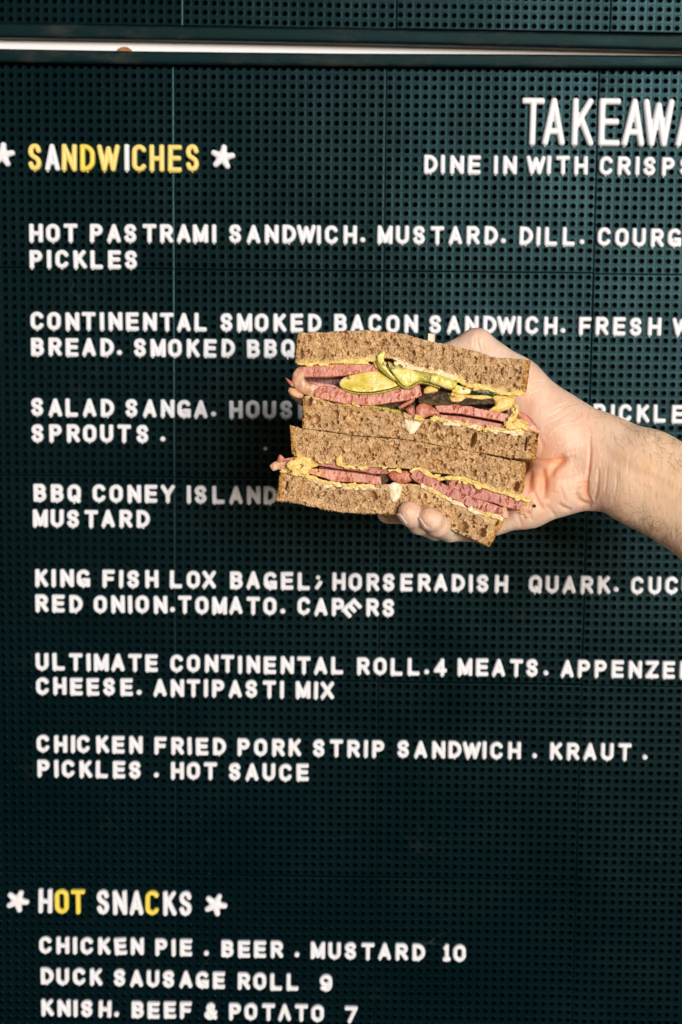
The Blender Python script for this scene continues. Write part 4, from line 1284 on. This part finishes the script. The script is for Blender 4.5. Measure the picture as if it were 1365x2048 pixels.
blob('meat_scrap', [(555, 922), (558, 911), (563, 910), (566, 917), (575, 917), (590, 914), (592, 918), (575, 922), (560, 925)], FD + 1.5, 1.0, MEAT_M, sw2, 4, .5, 66, .9)
blob('mustard', [(594, 911), (606, 914), (620, 917), (632, 925), (636, 932), (622, 938), (612, 946), (600, 948), (584, 946), (569, 940), (576, 929), (586, 921)], FD + 1.8, 3.2, MUST_M, sw2, 12, 1.0, 67, 1.6, label='thick mustard oozing out at the left')
blob('mustard', [(672, 920), (678, 908), (684, 904), (686, 918), (683, 931), (674, 931)], FD + 1.8, 1.0, MUST_M, sw2, 4, .4, 70, 1.0)
B4t = [(829, 939), (847, 946), (878, 962), (913, 979), (944, 994), (977, 1004), (1003, 1014)]
B4b = [(822, 955), (834, 964.5), (862.5, 978), (895.5, 993), (922, 1006), (957, 1021.6), (985, 1029), (1010, 1034)]
slab('meat_slice', B4t, B4b, FD + 1.5, 34, MEAT2_M, sw2, .85, .05, slits(B4t, B4b, 34, 71, -1.1, 6, .9, 1.5), .35, 2, 1.4, .18, seed=71, label='long slanting pink meat slice at the right, lower of two')
B5t = [(900, 957), (933, 964.5), (977, 980), (1010, 989), (1060, 1002)]
B5b = [(899, 973), (926, 989), (957, 998), (988, 1006), (1014, 1015), (1052, 1022)]
slab('meat_slice', B5t, B5b, FD - .5, 34, MEAT2_M, sw2, .85, .05, slits(B5t, B5b, 28, 72, -1.4, 6, .9, 1.5), .35, 2, 1.4, .18, seed=72, label='slanting pink meat slice at the right, upper of two')
blob('meat_scrap', [(1040, 1012), (1052, 1003), (1066, 1003), (1070, 1010), (1064, 1020), (1062, 1030), (1053, 1038), (1049, 1031), (1039, 1027)], FD + 1, 1.8, FAT_M, sw2, 7, .9, 73, 2.0, smear=.4, label='ragged end of meat by the palm')
blob('meat_scrap', [(1000, 1016), (1010, 1013), (1016, 1022), (1018, 1031), (1014, 1038), (1004, 1034)], FD + 2, 1.4, FAT_M, sw2, 6, .7, 74, 1.6, smear=.4, label='ragged end of meat above the drooping bread corner')
slab('meat_scrap', [(1012, 1023), (1026, 1023), (1042, 1021)], [(1012, 1026), (1026, 1025), (1042, 1024)], FD, 3, FAT_M, sw2, 1.0, .1, None, .3, 1, .5, .1, seed=75)
blob('butter', [(776, 969), (790, 965), (802, 970), (803, 984), (796, 1000), (788, 1004), (782, 996), (780, 982)], FD + 1.0, .9, BUTTER_M, sw2, 4, .5, 78, 2.2, label='white lump of butter in the bottom bread face')
blob('bark_scrap', [(760, 950), (772, 950), (777, 958), (773, 966), (762, 968)], FD - 1, 1, BARK_M, sw2, 5, .5, 79, .8)
blob('bark_scrap', [(893, 959), (901, 955), (905, 963), (899, 974), (893, 968)], FD - 1, 1, BARK_M, sw2, 5, .5, 80, .8)
for (x, y, D, r) in ((1069.5, 1012, 36, 1.1), (605, 925, 38, .9), (640, 941, 36, .8)):
    ball('mustard_seed', x, y, D, r, BARK_M if x > 1000 else SEED_M, sw2)

smear('mustard', [(590, 912), (625, 920), (672, 930), (700, 934), (760, 937), (800, 941)], 70, FD + 1.25, 5.5, MUST_M, sw2, 1.6, 160, gap=.8, label='mustard along the underside of the upper slice')
smear('mustard', [(566, 943), (600, 948), (630, 958), (655, 965), (700, 970), (765, 972)], 110, FD + 1.15, 5.5, MUST_M, sw2, 2.2, 161, gap=.7, label='mustard soaked into the bottom slice')
smear('mustard', [(620, 957), (655, 968), (700, 973), (760, 976)], 60, FD + .4, 7, CREAM_M, sw2, 2.6, 162, gap=.8)
smear('mustard', [(580, 932), (600, 922), (618, 928), (606, 942), (588, 942)], 60, FD + 4.2, 8, MUST_M, sw2, 4.5, 163)
slab('mustard', [(819, 940), (833, 934), (848, 937), (862, 945), (880, 954), (902, 951), (933, 954), (966, 967), (999, 980), (1032, 988), (1062, 998)], [(824, 946), (834, 941), (848, 946), (862, 953), (880, 961), (902, 960), (933, 965), (966, 977), (999, 987), (1032, 994), (1063, 1004)], FD + 1.5, 22, MUST_M, sw2, .9, .25, None, .7, 2, 2.2, 1.0, seed=76, label='thick mustard line above the slanting meat')
smear('mustard', [(850, 945), (880, 957), (933, 960), (966, 972), (1010, 986), (1060, 1000)], 46, FD + 1.7, 7, MUST_M, sw2, 2.6, 164)
smear('mustard', [(846, 972), (870, 985), (900, 1000), (930, 1014), (957, 1025), (985, 1032), (1006, 1038)], 120, FD + 1.2, 6, CREAM_M, sw2, 1.8, 165, gap=.8)
smear('mustard', [(855, 975), (900, 999), (940, 1017), (1000, 1037)], 60, FD + 1.9, 6, MUST_M, sw2, 1.8, 166, gap=.9)

# loose crumbs clinging to the lower edges of the bread
cr = random.Random(5)
for (edge, par, dz, cnt) in ((Db, sw2, FD, 46), (Bb, sw1, FD, 10), (Ab, sw1, FD, 14), (Ct, sw2, FD, 8)):
    P = resample(edge, 300)
    V, F = [], []
    for k in range(cnt):
        x, y = P[cr.randrange(300)]
        c = lens_to_world(lensmm(x + cr.uniform(-1, 1), y + cr.uniform(-.5, 1.6), ZH - dz + cr.uniform(0, 5)) / 1000) - np.array(par.location)
        b0 = len(V)
        rr = cr.uniform(.25, .75) / 1000
        for dx, dy, dz2 in ((1, 0, 0), (-1, 0, 0), (0, 1, 0), (0, -1, 0), (0, 0, 1), (0, 0, -1)):
            V.append((c[0] + dx * rr * cr.uniform(.6, 1.2), c[1] + dy * rr * cr.uniform(.6, 1.2), c[2] + dz2 * rr * cr.uniform(.6, 1.2)))
        for f in ((0, 2, 4), (2, 1, 4), (1, 3, 4), (3, 0, 4), (2, 0, 5), (1, 2, 5), (3, 1, 5), (0, 3, 5)):
            F.append(tuple(b0 + i for i in f))
    tag(mesh_obj('crumbs', V, F, BREAD_M, par, smooth=False, attrs={'crust': np.full(len(V), .5), 'smear': np.zeros(len(V))}), kind='stuff')

# wooden pick standing in the top slice
pk = lensmm(np.array([857, 868, 866, 855, 860, 871, 869, 858]), np.array([667, 669, 712, 710, 666, 668, 711, 709]), np.array([ZH - 22] * 4 + [ZH - 18.5] * 4))
pw = lens_to_world(pk / 1000)
pick = mesh_obj('wooden_pick', pw, [(0, 1, 2, 3), (5, 4, 7, 6), (4, 5, 1, 0), (3, 2, 6, 7), (1, 5, 6, 2), (4, 0, 3, 7)], STICK_M, smooth=False)
tag(pick, 'short square wooden pick poking out of the top bread slice', 'toothpick')

# ------------------------------------------------------------------ the hand and forearm
MMPX = ZH / FPX


def hp(x, y, D):
    return lensmm(x, y, ZH - D)


def chain(pts):
    return [(hp(*a[:3]), a[3], hp(*b[:3]), b[3], (a[4] if len(a) > 4 else 1.0)) for a, b in zip(pts, pts[1:])]


BODY = (chain([(1560, 1110, 36, 35, .76), (1440, 1040, 26, 33, .76), (1290, 957, 6, 31, .74), (1200, 920, -7, 29.5, .74)])
        + chain([(1200, 920, -7, 29.5, .74), (1112, 862, -8, 24.5, .95), (1032, 770, -12, 17.5, 1.0), (952, 691, -14, 11.3, 1.0)])
        + chain([(1190, 945, -8, 24, .8), (1117, 970, -6, 19.5, .95), (1058, 1006, -8, 15.5, 1.0), (990, 1036, -7, 11, 1.0)])
        + chain([(1130, 900, -26, 26, .5), (1010, 900, -36, 28, .42), (960, 950, -38, 24, .45)]))
FING = [
    (chain([(955, 690, -14, 11.2), (900, 716, -18, 10), (835, 736, -20, 8.2)]), 3.0),             # thumb
    (chain([(1000, 880, -34, 11), (900, 870, -33, 10), (800, 860, -31, 9), (720, 850, -26, 7.5)]), 3.0),   # forefinger behind the bread
    (chain([(985, 960, -36, 11), (910, 1010, -28, 9.5), (845, 1026, -16, 8), (776, 1026, -9, 7.1)]), 2.0),  # middle
    (chain([(1000, 1010, -28, 11), (930, 1046, -14, 9.0), (872, 1056, 8, 8.0), (840, 1045, 27, 7.6), (824, 1031, 37, 7.3), (818, 1023, 39.5, 6.7)]), 1.6),    # ring
    (chain([(1000, 1035, -12, 11), (945, 1060, -2, 7.6), (900, 1061, 17, 7.3), (876, 1051, 33, 7.2), (864, 1040, 40, 6.9), (857, 1034, 42, 6.2)]), 1.4),   # little
]


def cone_sdf(P, c):
    a, ra, b, rb, k = c
    q = P - a.astype(np.float32)
    d = (b - a).astype(np.float32)
    q = q * np.array([1, 1, 1 / k], np.float32)
    d = d * np.array([1, 1, 1 / k], np.float32)
    t = np.clip((q @ d) / max(float(d @ d), 1e-6), 0, 1)
    r = ra + (rb - ra) * t
    return np.sqrt(((q - t[..., None] * d) ** 2).sum(-1)) - r


def smin(a, b, k):
    h = np.clip(.5 + .5 * (b - a) / k, 0, 1)
    return b + (a - b) * h - k * h * (1 - h)


def surface_nets(F3, org, vs):
    s = F3 < 0
    nx, ny, nz = F3.shape
    corners = [(i, j, k) for i in (0, 1) for j in (0, 1) for k in (0, 1)]
    sl = lambda A, c: A[c[0]:nx - 1 + c[0], c[1]:ny - 1 + c[1], c[2]:nz - 1 + c[2]]
    cnt = sum(sl(s, c).astype(np.int8) for c in corners)
    act = (cnt > 0) & (cnt < 8)
    idx = np.argwhere(act)
    ids = -np.ones(act.shape, np.int64)
    ids[act] = np.arange(len(idx))
    acc = np.zeros((len(idx), 3)); n = np.zeros(len(idx))
    vals = {c: F3[idx[:, 0] + c[0], idx[:, 1] + c[1], idx[:, 2] + c[2]] for c in corners}
    for c1_ in corners:
        for a in range(3):
            if c1_[a] == 0:
                c2_ = list(c1_); c2_[a] = 1; c2_ = tuple(c2_)
                v1, v2 = vals[c1_], vals[c2_]
                m = (v1 < 0) != (v2 < 0)
                t = np.where(m, v1 / np.where(m, v1 - v2, 1), 0)
                p = np.array(c1_, float)[None] + t[:, None] * (np.array(c2_) - np.array(c1_))[None]
                acc += p * m[:, None]; n += m
    V = (idx + acc / n[:, None]) * vs + org
    Fc = []
    for a in range(3):
        b, c = [(1, 2), (2, 0), (0, 1)][a]
        sh = [slice(None)] * 3; sh[a] = slice(0, -1)
        sh2 = [slice(None)] * 3; sh2[a] = slice(1, None)
        m = s[tuple(sh)] != s[tuple(sh2)]
        e = np.argwhere(m)
        e = e[(e[:, b] > 0) & (e[:, c] > 0) & (e[:, b] < F3.shape[b] - 1) & (e[:, c] < F3.shape[c] - 1)]
        def g(db, dc):
            q = e.copy(); q[:, b] += db; q[:, c] += dc
            return ids[q[:, 0], q[:, 1], q[:, 2]]
        quad = np.stack([g(-1, -1), g(0, -1), g(0, 0), g(-1, 0)], 1)
        fl = s[e[:, 0], e[:, 1], e[:, 2]]
        quad[~fl] = quad[~fl][:, ::-1]
        Fc.append(quad)
    return V, np.concatenate(Fc)


VS = 1.15
lo = np.array([12., -130., 850.])
hi = np.array([300., 48., 985.])
dims = np.ceil((hi - lo) / VS).astype(int)
gx_ = [(lo[i] + np.arange(dims[i]) * VS).astype(np.float32) for i in range(3)]
P3 = np.stack(np.meshgrid(*gx_, indexing='ij'), -1)
body = None
for c in BODY:
    d = cone_sdf(P3, c)
    body = d if body is None else smin(body, d, 7.0)
fin = None
for ch_, k in FING:
    f = None
    for c in ch_:
        d = cone_sdf(P3, c)
        f = d if f is None else smin(f, d, 2.0)
    fin = f if fin is None else smin(fin, f, .35)
body = smin(body, fin, 2.2)
HV, HF = surface_nets(body, lo, VS)
del P3, body, fin
person = thing('person', tuple(lens_to_world(hp(1330, 980, 10) / 1000)), 'bare right hand and hairy forearm holding up the stacked sandwich', 'person')
W = lens_to_world(HV / 1000.0) - np.array(person.location)
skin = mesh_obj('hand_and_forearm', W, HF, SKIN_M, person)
md = skin.modifiers.new('s', 'SMOOTH'); md.iterations = 2; md.factor = .5
md = skin.modifiers.new('d', 'SUBSURF'); md.levels = 1; md.render_levels = 1
dg = bpy.context.evaluated_depsgraph_get()
nm = bpy.data.meshes.new_from_object(skin.evaluated_get(dg))
skin.modifiers.clear()
skin.data = nm
nm.name = 'hand_and_forearm'
n = len(nm.vertices)
co = np.empty(n * 3); nm.vertices.foreach_get('co', co); co = co.reshape(-1, 3)
no = np.empty(n * 3); nm.vertices.foreach_get('normal', no); no = no.reshape(-1, 3)
pw_ = co + np.array(person.location)
pb = np.stack([pw_[:, 0], H0 - pw_[:, 2], pw_[:, 1]], 1)
pl = pb @ RM.T + TR
hx, hy = pl[:, 0] / pl[:, 2] * FPX + 682.5, pl[:, 1] / pl[:, 2] * FPX + 1024
nb = np.stack([no[:, 0], -no[:, 2], no[:, 1]], 1) @ RM.T
facing = np.clip(-nb[:, 2] * 2.2, 0, 1)


def polyd(P):
    P = np.array(spline([tuple(p) for p in P], 6))
    best = np.full(n, 1e9); tt = np.zeros(n)
    for i, (a, b) in enumerate(zip(P, P[1:])):
        d = b - a
        t = np.clip(((hx - a[0]) * d[0] + (hy - a[1]) * d[1]) / (d @ d + 1e-9), 0, 1)
        q = np.hypot(hx - a[0] - t * d[0], hy - a[1] - t * d[1])
        m = q < best
        best[m] = q[m]; tt[m] = (i + t[m]) / (len(P) - 1)
    return best, np.sin(np.clip(tt, 0, 1) * PI) ** .6


CREASE = [  # (points, depth mm, half width px)
    ([(1180, 868), (1181, 900), (1178, 935), (1175, 965), (1176, 990), (1186, 1010)], 1.3, 3.2),
    ([(1174, 960), (1172, 985), (1180, 1012)], 1.2, 5),
    ([(1197, 935), (1196, 965), (1192, 990), (1189, 1003)], .9, 3.0),
    ([(1214, 930), (1213, 965), (1208, 1000)], .35, 2.4),
    ([(1232, 925), (1232, 970), (1226, 1010)], .25, 2.6),
    ([(1205, 880), (1240, 905), (1300, 935), (1365, 965)], -.9, 11), ([(1205, 905), (1250, 935), (1310, 960), (1370, 995)], .55, 9),
    ([(1050, 914), (1075, 920), (1108, 921), (1130, 918), (1152, 912)], 1.1, 3.0),
    ([(1104, 920), (1112, 905), (1125, 893), (1150, 880)], .5, 2.4), ([(1110, 919), (1130, 908), (1150, 900)], .5, 2.4),
    ([(1136, 916), (1118, 926), (1106, 938), (1101, 956)], 2.2, 8),
    ([(1130, 916), (1112, 924)], 1.2, 8),
    ([(1084, 935), (1088, 960), (1088, 985), (1089, 1000)], 2.4, 7),
    ([(1062, 940), (1058, 965), (1060, 985)], 1.5, 6),
    ([(1068, 985), (1078, 1005), (1086, 1022)], 1.0, 5), ([(1048, 1005), (1058, 1025), (1064, 1042)], .8, 4), ([(1094, 1010), (1106, 1026), (1112, 1036)], .8, 4),
    ([(1030, 1020), (1038, 1036), (1044, 1052)], .7, 3.5),
    ([(1152, 985), (1160, 1001), (1172, 1009), (1184, 1014)], 1.8, 5), ([(1116, 1006), (1128, 1016), (1144, 1021)], 1.3, 4),
    ([(1120, 960), (1124, 985), (1132, 1005)], .5, 3),
    ([(1087, 838), (1110, 828), (1135, 812), (1160, 806)], .3, 1.8), ([(1090, 850), (1118, 838), (1145, 820)], .3, 1.8), ([(1098, 822), (1122, 812), (1150, 800)], .25, 1.8),
    ([(1100, 870), (1130, 852), (1160, 848)], .3, 1.8), ([(1095, 893), (1120, 868), (1155, 855)], .3, 1.8), ([(1060, 790), (1075, 782), (1090, 778)], .3, 1.6), ([(1062, 765), (1078, 762), (1094, 764)], .25, 1.6),
    ([(955, 668), (957, 690), (962, 702)], .7, 2.5), ([(948, 672), (950, 695)], .4, 2.0), ([(966, 680), (970, 704)], .35, 2.0),
    ([(1070, 860), (1085, 890), (1080, 915)], .5, 4),
    ([(1117, 955), (1110, 985)], -.8, 10), ([(1073, 950), (1074, 985)], -1.0, 7), ([(1150, 950), (1160, 975)], -.6, 14),
    ([(838, 1044), (852, 1050), (862, 1058)], .5, 3), ([(880, 1062), (890, 1052), (893, 1042)], .4, 2.5),
]
disp = np.zeros(n)
flush_shade = np.zeros(n)
for P, dp, wd_ in CREASE:
    d, w = polyd(P)
    disp += -dp * np.exp(-(d / wd_) ** 2) * w * facing
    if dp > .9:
        flush_shade += .5 * np.exp(-(d / (wd_ * 1.5)) ** 2) * w * facing
for k in range(26):     # short fine wrinkles of the wrist and thumb base
    r = np.random.default_rng(100 + k)
    x0, y0 = r.uniform(1085, 1175), r.uniform(790, 900)
    a = r.normal(-.5, .25); L = r.uniform(10, 28)
    d, w = polyd([(x0, y0), (x0 + L * math.cos(a) / 2, y0 + L * math.sin(a) / 2 + r.normal(0, 1)), (x0 + L * math.cos(a), y0 + L * math.sin(a))])
    disp += -.13 * np.exp(-(d / 1.4) ** 2) * w * facing
for k in range(20):     # lengthwise skin folds on the inner wrist
    r = np.random.default_rng(300 + k)
    x0 = r.uniform(1190, 1260); y0 = r.uniform(900, 985); L = r.uniform(18, 45)
    d, w = polyd([(x0, y0), (x0 + r.normal(0, 2), y0 + L / 2), (x0 - L * .12, y0 + L)])
    disp += -.12 * np.exp(-(d / 1.6) ** 2) * w * facing
disp += .35 * noise2(hx, hy, 70, 77, 3) * facing
co = co + no * (disp / 1000.0)[:, None]
nm.vertices.foreach_set('co', co.ravel())
at = nm.attributes.new('fore', 'FLOAT', 'POINT'); at.data.foreach_set('value', np.clip((hx - 1170) / 120, 0, 1).astype(np.float32))
tipred = np.exp(-(((hx - 815) / 22) ** 2 + ((hy - 1014) / 14) ** 2)) + np.exp(-(((hx - 858) / 18) ** 2 + ((hy - 1026) / 12) ** 2))
flush_shade = np.clip(flush_shade * .55 + tipred * .4 + .42 * np.exp(-(((hx - 1095) / 45) ** 2 + ((hy - 950) / 45) ** 2)), 0, .75)  # fingertip redness plus orange shading of creases and palm hollow, painted as colour
at = nm.attributes.new('flush_shade', 'FLOAT', 'POINT'); at.data.foreach_set('value', flush_shade.astype(np.float32))
nm.polygons.foreach_set('use_smooth', [True] * len(nm.polygons))
nm.update()
skin['label'] = 'skin of palm, fingers and forearm'

# fingernails on the undersides of the two front fingertips
for (x, y, D, rad, nv_, av_, ln, wd_) in ((821, 1027, 38.3, 7.0, (-.74, .62, -.22), (.62, .70, .22), 4.6, 3.6), (860.5, 1037, 41, 6.6, (-.78, .55, -.22), (.56, .78, .20), 4.4, 3.4)):
    c = hp(x, y, D)
    nr_ = np.array(nv_); nr_ /= np.linalg.norm(nr_)
    al = np.array(av_); al -= nr_ * (al @ nr_); al /= np.linalg.norm(al)
    ac = np.cross(al, nr_)
    V, F = [], []
    for i in range(11):
        for j in range(9):
            u, v_ = i / 5 - 1, j / 4 - 1
            ww = wd_ * (1 - .30 * max(0, abs(u) - .3) ** 1.5)
            th = v_ * ww / rad
            lu = u * ln * (1 - .12 * v_ * v_)
            V.append(c + al * (lu - 1.0) + (nr_ * math.cos(th) + ac * math.sin(th)) * (rad + .38) - nr_ * (.05 * u * u * ln))
    for i in range(10):
        for j in range(8):
            a_ = i * 9 + j
            F.append((a_, a_ + 9, a_ + 10, a_ + 1))
    Wn = lens_to_world(np.array(V) / 1000) - np.array(person.location)
    o = mesh_obj('fingernail', Wn, F, NAIL_M, person)
    md = o.modifiers.new('s', 'SOLIDIFY'); md.thickness = .0007; md.offset = 0

# forearm hair
bvh = BVHTree.FromPolygons([tuple(v) for v in (co + np.array(person.location))], [tuple(p.vertices) for p in nm.polygons])
hr = random.Random(11)
V, F = [], []
camv = Vector(cpos)


def hit(x, y):
    d = Vector(lens_to_world(lensmm(x, y, 1000.0) / 1000)) - camv
    r = bvh.ray_cast(camv, d.normalized())
    return r[0], r[1]


top_edge = lambda x: np.interp(x, [1150, 1185, 1229, 1287, 1317, 1365], [800, 816, 830, 845, 860, 885])
bot_edge = lambda x: np.interp(x, [1177, 1199, 1220, 1243, 1287, 1331, 1365], [1015, 1019, 1028, 1043, 1068, 1091, 1110])
strands = []
for k in range(330):
    upper = hr.random() < .5
    x = 1215 + 165 * hr.random() ** .7 if hr.random() < .9 else hr.uniform(1150, 1230)
    if upper:
        y = top_edge(x) + 1 + 60 * hr.random() ** 1.5
        a = hr.gauss(.95, .45)
    else:
        y = bot_edge(x) - 1 - 50 * hr.random() ** 1.5
        a = hr.gauss(-.7, .5) if hr.random() < .6 else hr.gauss(.9, .4)
    if hr.random() < .10:
        y = hr.uniform(top_edge(x), bot_edge(x)); a = hr.gauss(.9, .5)
    strands.append((x, y, a, hr.uniform(9, 26), hr.gauss(0, .05)))
for (x, y, a, L, curl) in strands:
    pts = []
    px_, py_ = x, y
    h0 = None
    for s_i in range(7):
        p, nr = hit(px_, py_)
        lift = .25 + .5 * math.sin(s_i / 6 * PI)
        if p is None:
            if h0 is None or s_i == 0:
                break
            d = Vector(lens_to_world(lensmm(px_, py_, 1000.0) / 1000)) - camv
            p = camv + d.normalized() * h0
        else:
            h0 = (p - camv).length
            p = p + nr * lift / 1000
        pts.append(p)
        px_ += math.cos(a) * L / 6
        py_ += math.sin(a) * L / 6
        a += curl * 2.2
    if len(pts) < 4:
        continue
    # the strand as a three-sided tapering tube
    b0 = len(V)
    for i, p in enumerate(pts):
        t = (pts[min(i + 1, len(pts) - 1)] - pts[max(i - 1, 0)]).normalized()
        s1 = t.cross(Vector((0, 1, 0.1))).normalized(); s2 = t.cross(s1)
        r = .000062 * (1 - .75 * i / len(pts))
        for q in range(3):
            an = 2 * PI * q / 3
            V.append(tuple(p + s1 * math.cos(an) * r + s2 * math.sin(an) * r - Vector(person.location)))
    for i in range(len(pts) - 1):
        for q in range(3):
            F.append((b0 + i * 3 + q, b0 + i * 3 + (q + 1) % 3, b0 + (i + 1) * 3 + (q + 1) % 3, b0 + (i + 1) * 3 + q))
tag(mesh_obj('arm_hair', V, F, HAIR_M, person), kind='stuff')
